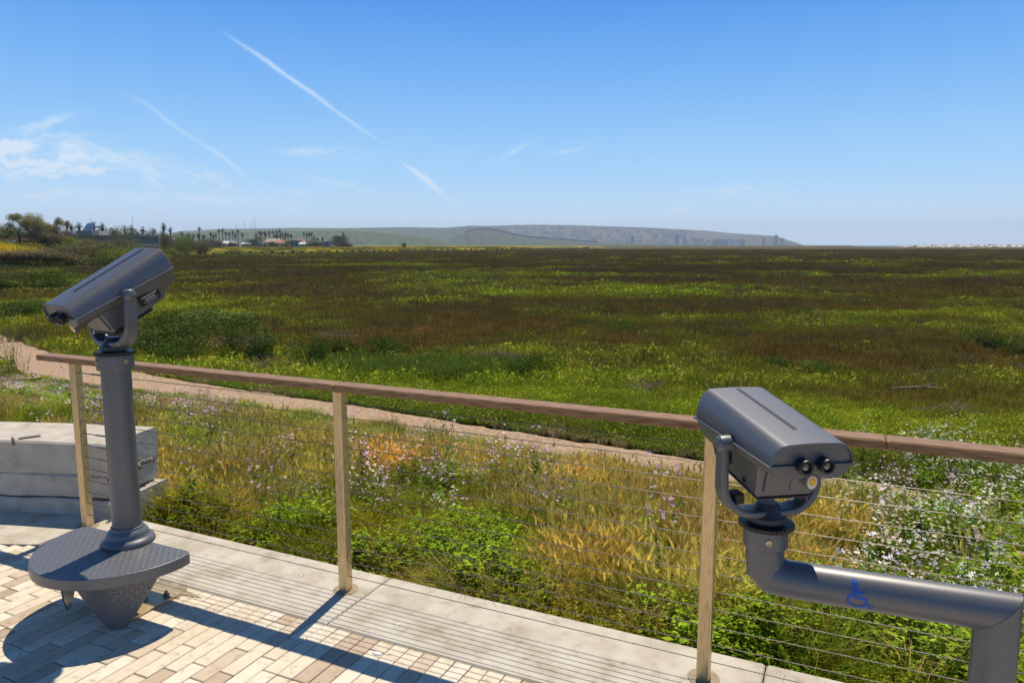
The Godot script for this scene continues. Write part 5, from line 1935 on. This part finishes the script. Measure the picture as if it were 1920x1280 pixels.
func make_bushes() -> void:
	var green := [Color(0.026, 0.046, 0.007), Color(0.042, 0.066, 0.010), Color(0.020, 0.036, 0.006)]
	var pale := [Color(0.060, 0.080, 0.018), Color(0.075, 0.092, 0.022), Color(0.045, 0.064, 0.013)]
	var dead := [Color(0.11, 0.085, 0.055), Color(0.085, 0.065, 0.04), Color(0.13, 0.10, 0.07)]
	var sorts := {"green": [crown_mesh(601, Vector3(2, 1, 2), 5200, 0.035, green), limbs_mesh(602, Vector3(2, 1, 2))], "pale": [crown_mesh(603, Vector3(2, 1, 2), 5200, 0.034, pale), limbs_mesh(604, Vector3(2, 1, 2))], "rust": [crown_mesh(607, Vector3(2, 1, 2), 2200, 0.03, [Color(0.20, 0.085, 0.022), Color(0.15, 0.07, 0.025), Color(0.10, 0.085, 0.025)]), limbs_mesh(608, Vector3(2, 1, 2))], "dead": [crown_mesh(605, Vector3(2, 1, 2), 2600, 0.03, dead), limbs_mesh(606, Vector3(2, 1, 2))]}
	# position, width, depth, height, sort, label
	var list := [
		[-10.9, -25.8, 5.0, 2.8, 0.7, "pale", "pale grey-green mound of scrub right of the tall viewer's fork"], [-9.3, -19.6, 3.2, 2.0, 0.8, "pale", "pale green shrub right behind the tall viewer's column"], [-11.8, -22.6, 3.0, 2.0, 0.75, "green", "green shrub left behind the tall viewer's fork"], [-7.6, -20.6, 2.4, 1.5, 0.6, "dead", "dead brown shrub beyond the handrail left of the middle post"], [-6.6, -18.2, 2.8, 1.5, 0.75, "green", "green shrub beyond the handrail left of the dark sedge"], [-5.0, -17.8, 1.8, 1.2, 0.55, "green", "small dark shrub left of the dark sedge clump"],
		[-6.0, -23.6, 2.4, 1.4, 0.35, "dead", "low brown shrub beyond the green shrubs in the middle of the marsh"], [7.1, -17.7, 2.4, 1.2, 0.3, "green", "low green mound in the marsh above the low viewer"], [14.6, -21.0, 3.4, 2.0, 0.5, "green", "dark green shrub at the right edge of the marsh"], [13.0, -17.6, 2.0, 1.3, 0.36, "dead", "brown shrub at the right edge of the marsh"], [-34.5, -50.0, 8.0, 4.0, 1.0, "green", "dark green shrub at the left edge below the bluff"], [-21.5, -31.5, 4.0, 2.5, 0.7, "pale", "pale shrub at the left edge beyond the dirt path"], [-13.4, -29.0, 2.8, 1.6, 0.4, "dead", "low dark shrub beyond the pale mound"], [3.4, -27.0, 3.6, 1.3, 0.32, "green", "bright low mound out in the middle of the marsh"],
		[-8.4, -17.6, 2.0, 1.3, 0.5, "green", "small green shrub just right of the tall viewer's collar"], [-7.6, -17.0, 1.6, 1.0, 0.35, "rust", "rusty brown tuft below the dead shrub left of the middle post"], [-5.8, -16.4, 2.2, 1.1, 0.45, "dead", "brown scrub just above the handrail left of the middle post"], [-4.1, -19.4, 2.6, 1.3, 0.5, "green", "dark green mound behind the left end of the sedge clump"], [-0.2, -18.6, 2.4, 1.2, 0.42, "dead", "brown scrub behind the right end of the sedge clump"], [0.4, -16.3, 1.8, 1.0, 0.45, "green", "green shrub at the right end of the sedge clump"], [1.5, -18.1, 1.7, 0.9, 0.24, "rust", "rusty orange patch right of the sedge clump"], [4.6, -16.5, 1.5, 0.7, 0.2, "rust", "rusty orange patch left of the low viewer's hood"], [2.6, -14.6, 1.8, 0.9, 0.3, "dead", "brown scrub above the middle of the handrail"], [-3.3, -25.0, 3.0, 1.2, 0.3, "rust", "wide rusty patch out beyond the sedge clump"], [9.8, -16.6, 2.6, 1.1, 0.3, "dead", "brown mound right of the drift branch"], [11.6, -13.6, 2.2, 1.1, 0.4, "green", "green shrub at the right edge over the handrail"],
		[7.9, -12.6, 1.8, 0.9, 0.3, "dead", "dark low shrub behind the low viewer's handrail"],
	]
	for e in list:
		var p := Vector3(e[0], ground(e[0], e[1]) - 0.08, e[1])
		var o := thing("shrub", e[6], "shrub", p, float(int(e[0] * 13.0) % 50) * 0.12)
		o.scale = Vector3(e[2] / 2.0, e[4] * 1.3, e[3] / 2.0)
		obj("foliage", sorts[e[5]][0], mats.leaf, o)
		obj("limbs", sorts[e[5]][1], mats.bark, o)
	# dark upright sedge between the handrail and the marsh
	rng.seed = 33
	var sedge := grass_tuft(607, 60, 0.55, 0.16, 0.006, Color(0.085, 0.13, 0.018), Color(0.16, 0.22, 0.035), 0.3)
	var where := []
	var tint := PackedColorArray()
	for k in 420:
		var x := -2.0 + rng.randfn() * 1.5
		var z := -16.9 + rng.randfn() * 0.7
		if absf(x + 2.0) > 2.6: continue
		where.append(upright(x, z, rng.randf_range(0.8, 1.2), rng.randf_range(0.6, 1.1)))
		tint.push_back(Color.WHITE * rng.randf_range(0.75, 1.25))
	many("sedge_clump", sedge, mats.grass, where, tint, "dark green upright sedge clump just above the handrail", "sedge")


func spots(sort: String) -> Array:      # patches: centre u, q, half length, half width, share
	match sort:
		"gold": return [[-2.9, 1.6, 0.75, 0.8, 1.0], [-2.2, 1.25, 0.6, 0.5, 0.9], [1.0, 1.6, 0.62, 0.65, 1.0], [1.15, 2.5, 0.7, 0.6, 0.8], [1.62, 1.55, 0.28, 0.4, 0.9], [-1.7, 3.2, 0.9, 0.8, 0.4], [0.6, 3.6, 1.3, 0.9, 0.55], [-3.6, 3.6, 1.3, 1.0, 0.5], [2.3, 3.6, 0.6, 0.5, 0.6]]
		"red": return [[0.5, 4.4, 1.1, 1.0, 1.0], [0.9, 3.2, 0.8, 0.6, 0.8], [-5.2, 4.3, 1.3, 0.9, 0.7], [-2.6, 4.2, 1.2, 0.8, 0.5], [-8.0, 5.6, 1.2, 0.5, 0.6], [-0.6, 2.2, 0.5, 0.4, 0.5]]
		"pink": return [[-7.7, 5.3, 1.2, 0.8, 1.0], [-6.2, 4.6, 0.9, 0.8, 0.9], [-10.4, 4.9, 1.8, 1.0, 1.0], [-12.5, 5.4, 1.4, 0.8, 0.7], [-2.6, 2.6, 0.7, 0.5, 0.5], [-1.2, 1.9, 0.45, 0.55, 0.8], [-1.6, 4.1, 0.5, 0.4, 0.6], [-0.1, 2.8, 0.6, 0.5, 0.5], [2.9, 1.4, 0.7, 0.6, 0.9], [-4.4, 2.8, 0.8, 0.6, 0.4], [0.4, 3.9, 0.4, 0.4, 0.35]]
		"white": return [[3.4, 6.6, 1.6, 1.2, 1.0], [5.0, 6.0, 1.6, 1.4, 1.0], [2.6, 5.2, 0.8, 0.7, 0.8], [3.2, 4.2, 1.0, 1.0, 1.0], [2.7, 3.2, 0.8, 0.7, 1.0], [4.4, 4.8, 1.4, 0.9, 1.0], [3.6, 2.4, 0.8, 0.6, 0.8], [-9.8, 4.4, 1.6, 0.8, 0.45], [2.5, 2.2, 0.5, 0.4, 0.6]]
		"leafy": return [[1.8, 0.6, 0.5, 0.3, 0.9], [3.0, 1.0, 1.0, 0.7, 0.8], [4.0, 5.0, 2.0, 1.6, 0.5], [0.1, 1.6, 0.45, 0.55, 1.0], [0.2, 2.3, 0.4, 0.5, 0.7], [2.4, 1.1, 0.7, 0.6, 1.0], [3.2, 2.0, 1.0, 0.9, 0.9], [1.9, 1.0, 0.35, 0.5, 0.9], [3.4, 3.4, 1.2, 1.2, 0.6], [-1.0, 0.8, 0.3, 0.2, 0.7], [0.4, 0.55, 0.4, 0.2, 0.7], [-9.5, 4.3, 2.2, 1.0, 0.8], [-1.9, 0.5, 0.5, 0.15, 0.5], [-3.9, 2.4, 0.7, 0.6, 0.4], [1.9, 2.8, 0.4, 0.8, 0.5]]
		"feather": return [[-0.55, 1.15, 0.55, 0.6, 1.0], [-1.2, 1.0, 0.5, 0.6, 0.9], [-1.8, 1.0, 0.5, 0.5, 0.6], [0.8, 0.7, 0.4, 0.3, 0.8], [1.6, 0.75, 0.4, 0.35, 0.7], [-2.6, 0.7, 0.4, 0.4, 0.6], [-0.8, 2.0, 0.5, 0.5, 0.4]]
	return []

func share(sort: String, u: float, q: float) -> float:
	var best := 0.0
	for s in spots(sort):
		var g: float = exp(-pow((u - s[0]) / s[2], 2.0) * 0.9 - pow((q - s[1]) / s[3], 2.0) * 0.9) * s[4]
		best = maxf(best, g)
	return best

func make_weeds() -> void:
	var m := {}
	for k in 2:
		m["grass%d" % k] = grass_tuft(700 + k, 34, 0.40, 0.075, 0.0026, Color(0.18, 0.235, 0.022), Color(0.34, 0.38, 0.05), 0.35)
		m["straw%d" % k] = grass_tuft(704 + k, 34, 0.40, 0.08, 0.0024, Color(0.34, 0.33, 0.08), Color(0.66, 0.56, 0.27), 0.4)
		m["gold%d" % k] = foxtail_tuft(708 + k, 20, 0.44, 0.07, Color(0.33, 0.34, 0.07), Color(0.68, 0.57, 0.25))
		m["red%d" % k] = grass_tuft(712 + k, 34, 0.40, 0.09, 0.0025, Color(0.29, 0.19, 0.055), Color(0.48, 0.33, 0.15), 0.45)
		m["leafy%d" % k] = leafy_plant(716 + k, 6, 0.36, 0.06, [0.028, 0.05][k], 20, Color(0.12, 0.21, 0.02), Color(0.26, 0.38, 0.045))
		m["feather%d" % k] = feather_plant(720 + k, 12, 0.40, 0.07, Color(0.17, 0.185, 0.02), Color(0.31, 0.30, 0.045))
		m["pink%d" % k] = flower_stalk(724 + k, 0.52, Color(0.09, 0.13, 0.025), [Color(0.62, 0.34, 0.60), Color(0.74, 0.48, 0.68), Color(0.82, 0.66, 0.74)], 6, 0.0105)
		m["white%d" % k] = flower_stalk(728 + k, 0.52, Color(0.085, 0.135, 0.025), [Color(0.86, 0.82, 0.72), Color(0.88, 0.85, 0.78), Color(0.84, 0.74, 0.74)], 7, 0.0115)
	m["low0"] = grass_tuft(740, 40, 0.16, 0.10, 0.0035, Color(0.14, 0.21, 0.025), Color(0.24, 0.32, 0.045), 0.5)
	m["low1"] = grass_tuft(741, 40, 0.15, 0.10, 0.003, Color(0.26, 0.21, 0.10), Color(0.40, 0.32, 0.17), 0.7)
	var where := {}
	var tint := {}
	for k in m:
		where[k] = []
		tint[k] = PackedColorArray()
	rng.seed = 44
	var put := func(sort: String, u: float, q: float, size: float, tall: float, hue: Color) -> void:
		if u < -14.5: return
		var p := at_uq(u, q)
		if p.x < -2.3 and p.z > -4.85 - 0.17 * (-2.41 - p.x): return
		var path := curve(PATH, u)
		if u < 3.0 and absf(q - path) < 0.64 + 0.55 * (1.0 - smoothstep(-14.0, -8.0, u)): return
		if q < 0.31: return
		if q < 0.55: tall *= lerpf(0.4, 1.0, (q - 0.27) / 0.28)
		tall *= 0.9
		if u < -7.0: tall *= 0.7
		if u < -8.5 and q > path - 2.6: tall *= 0.38
		if q < 0.75 and sort in ["pink", "white", "gold"]: tall *= 0.7
		if u < 1.6: tall *= lerpf(1.0, 0.6, smoothstep(2.2, 5.4, q))
		var key := sort + str(rng.randi() % 2)
		where[key].append(upright(p.x, p.z, size, tall))
		var j := rng.randf_range(0.65, 1.4)
		var flower := sort in ["pink", "white"]
		tint[key].push_back(Color(hue.r * j * rng.randf_range(0.93, 1.07), hue.g * j * (1.0 if flower else 0.95), hue.b * j * rng.randf_range(0.9, 1.1) * (0.95 if flower else 0.62)) * 0.95)
	# plants stand in clumps, each of one sort, with single stems between them
	for i in 1500:
		var q := lerpf(0.3, 8.4, pow(rng.randf(), 1.35))
		var u := rng.randf_range(-3.2 - q * 1.9, 2.2 + q * 1.15)
		if q > 6.4 and u < 2.3: continue
		var g := {}
		var total := 0.0
		for k in ["gold", "red", "pink", "white", "leafy", "feather"]:
			var s: float = share(k, u, q) * {"gold": 1.5, "red": 0.9, "pink": 0.6, "white": 0.7, "leafy": 0.85, "feather": 1.3}[k]
			g[k] = s
			total += s
		var pick := rng.randf() * (total + 0.5)
		var sort: String = ["grass", "straw", "grass", "grass", "red", "straw", "feather", "leafy"][rng.randi() % 8]
		for k in g:
			if pick < g[k]:
				sort = k
				break
			pick -= g[k]
		var wide: float = rng.randf_range(0.10, 0.34) * (1.25 if q > 3.0 else 1.0)
		var high := rng.randf_range(0.6, 1.45)
		if sort in ["leafy", "feather"]: high = rng.randf_range(0.6, 1.25)
		var hue := Color(rng.randf_range(0.86, 1.14), rng.randf_range(0.92, 1.1), rng.randf_range(0.8, 1.1)) * rng.randf_range(0.7, 1.25)
		var n := int(wide * wide * 330.0) + 3
		if sort in ["pink", "white"]:
			n = int(n * 0.32) + 1
			wide *= 2.0
		for k in n:
			var a := rng.randf() * TAU
			var d := sqrt(rng.randf())
			var t := high * (1.0 - 0.45 * d * d) * rng.randf_range(0.75, 1.15)
			put.call(sort, u + cos(a) * d * wide, q + sin(a) * d * wide * 0.8, clampf(t, 0.6, 1.15), t, hue)
			if sort in ["pink", "white"]: put.call(["grass", "leafy", "leafy"][rng.randi() % 3], u + cos(a) * d * wide, q + sin(a) * d * wide * 0.8, 0.9, t * 0.8, hue)
	for i in 3800:
		var q := lerpf(0.28, 6.3, pow(rng.randf(), 1.2))
		var u := rng.randf_range(-3.2 - q * 1.9, 2.2 + q * 1.15)
		put.call(["grass", "straw", "grass", "red", "grass", "straw"][rng.randi() % 6], u, q, rng.randf_range(0.6, 1.0), rng.randf_range(0.35, 0.8), Color.WHITE)
	for i in 130:       # single tall stems
		var q := rng.randf_range(0.5, 5.0)
		var u := rng.randf_range(-3.2 - q * 1.9, 2.2 + q * 1.15)
		put.call(["pink", "straw", "gold", "straw" if u < 1.8 else "white", "feather", "pink"][rng.randi() % 6], u, q, 1.0, rng.randf_range(1.3, 1.75), Color.WHITE)
	# verges of the path
	rng.seed = 45
	for i in 8000:
		var u := rng.randf_range(-26.0, 3.4)
		var side := 1.0 if rng.randf() < 0.6 else -1.0
		var q := curve(PATH, u) + side * ((0.52 if side < 0.0 else 0.44) + absf(rng.randfn()) * 0.45)
		q += side * (0.10 + 0.55 * (1.0 - smoothstep(-14.0, -8.0, u)))
		var p := at_uq(u, q)
		var dry := noise_b.get_noise_2d(u * 4.0, q * 3.0) + rng.randf_range(-0.25, 0.25) > 0.12
		var key := "low1" if dry else "low0"
		var s := rng.randf_range(0.6, 1.3)
		where[key].append(upright(p.x, p.z, s, s * rng.randf_range(0.5, 1.1) * (0.45 if u < -8.0 and side < 0.0 else 1.0)))
		tint[key].push_back(Color.WHITE * rng.randf_range(0.75, 1.25))
	# tall green stalks at the far left and some single ones over the path
	rng.seed = 46
	for i in 26:
		var u := -13.9 + rng.randfn() * 0.3
		var p := at_uq(u, 6.0 + rng.randfn() * 0.25)
		where["feather%d" % (i % 2)].append(upright(p.x, p.z, 2.0, rng.randf_range(2.0, 3.4)))
		tint["feather%d" % (i % 2)].push_back(Color(0.8, 0.9, 0.7) * rng.randf_range(0.7, 1.0))
	var names := {"grass": ["weed_grass", "green grass between the railing and the path", "grass"], "straw": ["straw_grass", "pale dry grass between the railing and the path", "grass"], "gold": ["foxtail_grass", "golden foxtail grass with bristly heads beyond the cables", "grass"], "red": ["russet_grass", "reddish brown dry grass beyond the cables", "grass"], "leafy": ["leafy_weeds", "dark green broad-leaved weeds beyond the cables", "weeds"], "feather": ["feathery_weeds", "fine olive green feathery weeds beyond the curb", "weeds"], "pink": ["pink_flowers", "pink wild flowers scattered among the grass", "flowers"], "white": ["white_flowers", "white wild flowers thick behind the low viewer", "flowers"], "low": ["verge_grass", "short grass along the edges of the dirt path", "grass"]}
	for k in m:
		var sort: String = k.substr(0, k.length() - 1)
		var e: Array = names[sort]
		many(e[0], m[k], mats.petal if sort in ["pink", "white"] else mats.leaf if sort == "leafy" else mats.grass, where[k], tint[k], e[1], e[2])

# ---------------------------------------------------------------- small things
func make_bits() -> void:
	var m := MB.new()
	m.tube([Vector3(-0.55, 0.06, 0.0), Vector3(-0.1, 0.09, 0.03), Vector3(0.3, 0.08, -0.02), Vector3(0.6, 0.05, 0.02)], [0.014, 0.02, 0.018, 0.008], 7)
	m.tube([Vector3(0.1, 0.09, 0), Vector3(0.3, 0.2, 0.1)], [0.025, 0.01], 5)
	var p := Vector3(8.56, ground(8.56, -14.92) + 0.12, -14.92)
	tag(obj("drift_branch", m.done(60.0), mats.drift, null, p), "bleached drift branch lying on the marsh right of the low viewer", "branch")
	# one yellow daisy under the arm
	p = at_uq(2.03, 1.0)
	p.y = ground(p.x, p.z)
	var t := thing("yellow_daisy", "single yellow daisy under the low viewer's arm", "flower", p)
	m = MB.new()
	m.tube([Vector3.ZERO, Vector3(0.01, 0.28, 0)], [0.002, 0.0016], 5)
	obj("stem", m.done(), mats.leaf, t)
	m = MB.new()
	for i in 14:
		var a := TAU * i / 14.0
		var d := Vector3(cos(a), 0.12, sin(a))
		var e := Vector3(-sin(a), 0, cos(a)) * 0.005
		m.quad(Vector3(0.01, 0.28, 0) + d * 0.006 - e * 0.5, Vector3(0.01, 0.28, 0) + d * 0.026 - e, Vector3(0.01, 0.28, 0) + d * 0.026 + e, Vector3(0.01, 0.28, 0) + d * 0.006 + e * 0.5)
	m.blob(Vector3(0.01, 0.283, 0), Vector3(0.008, 0.004, 0.008), Basis(), 8, 4)
	obj("flower_head", m.done(0.0), mats.sticker_yellow, t)
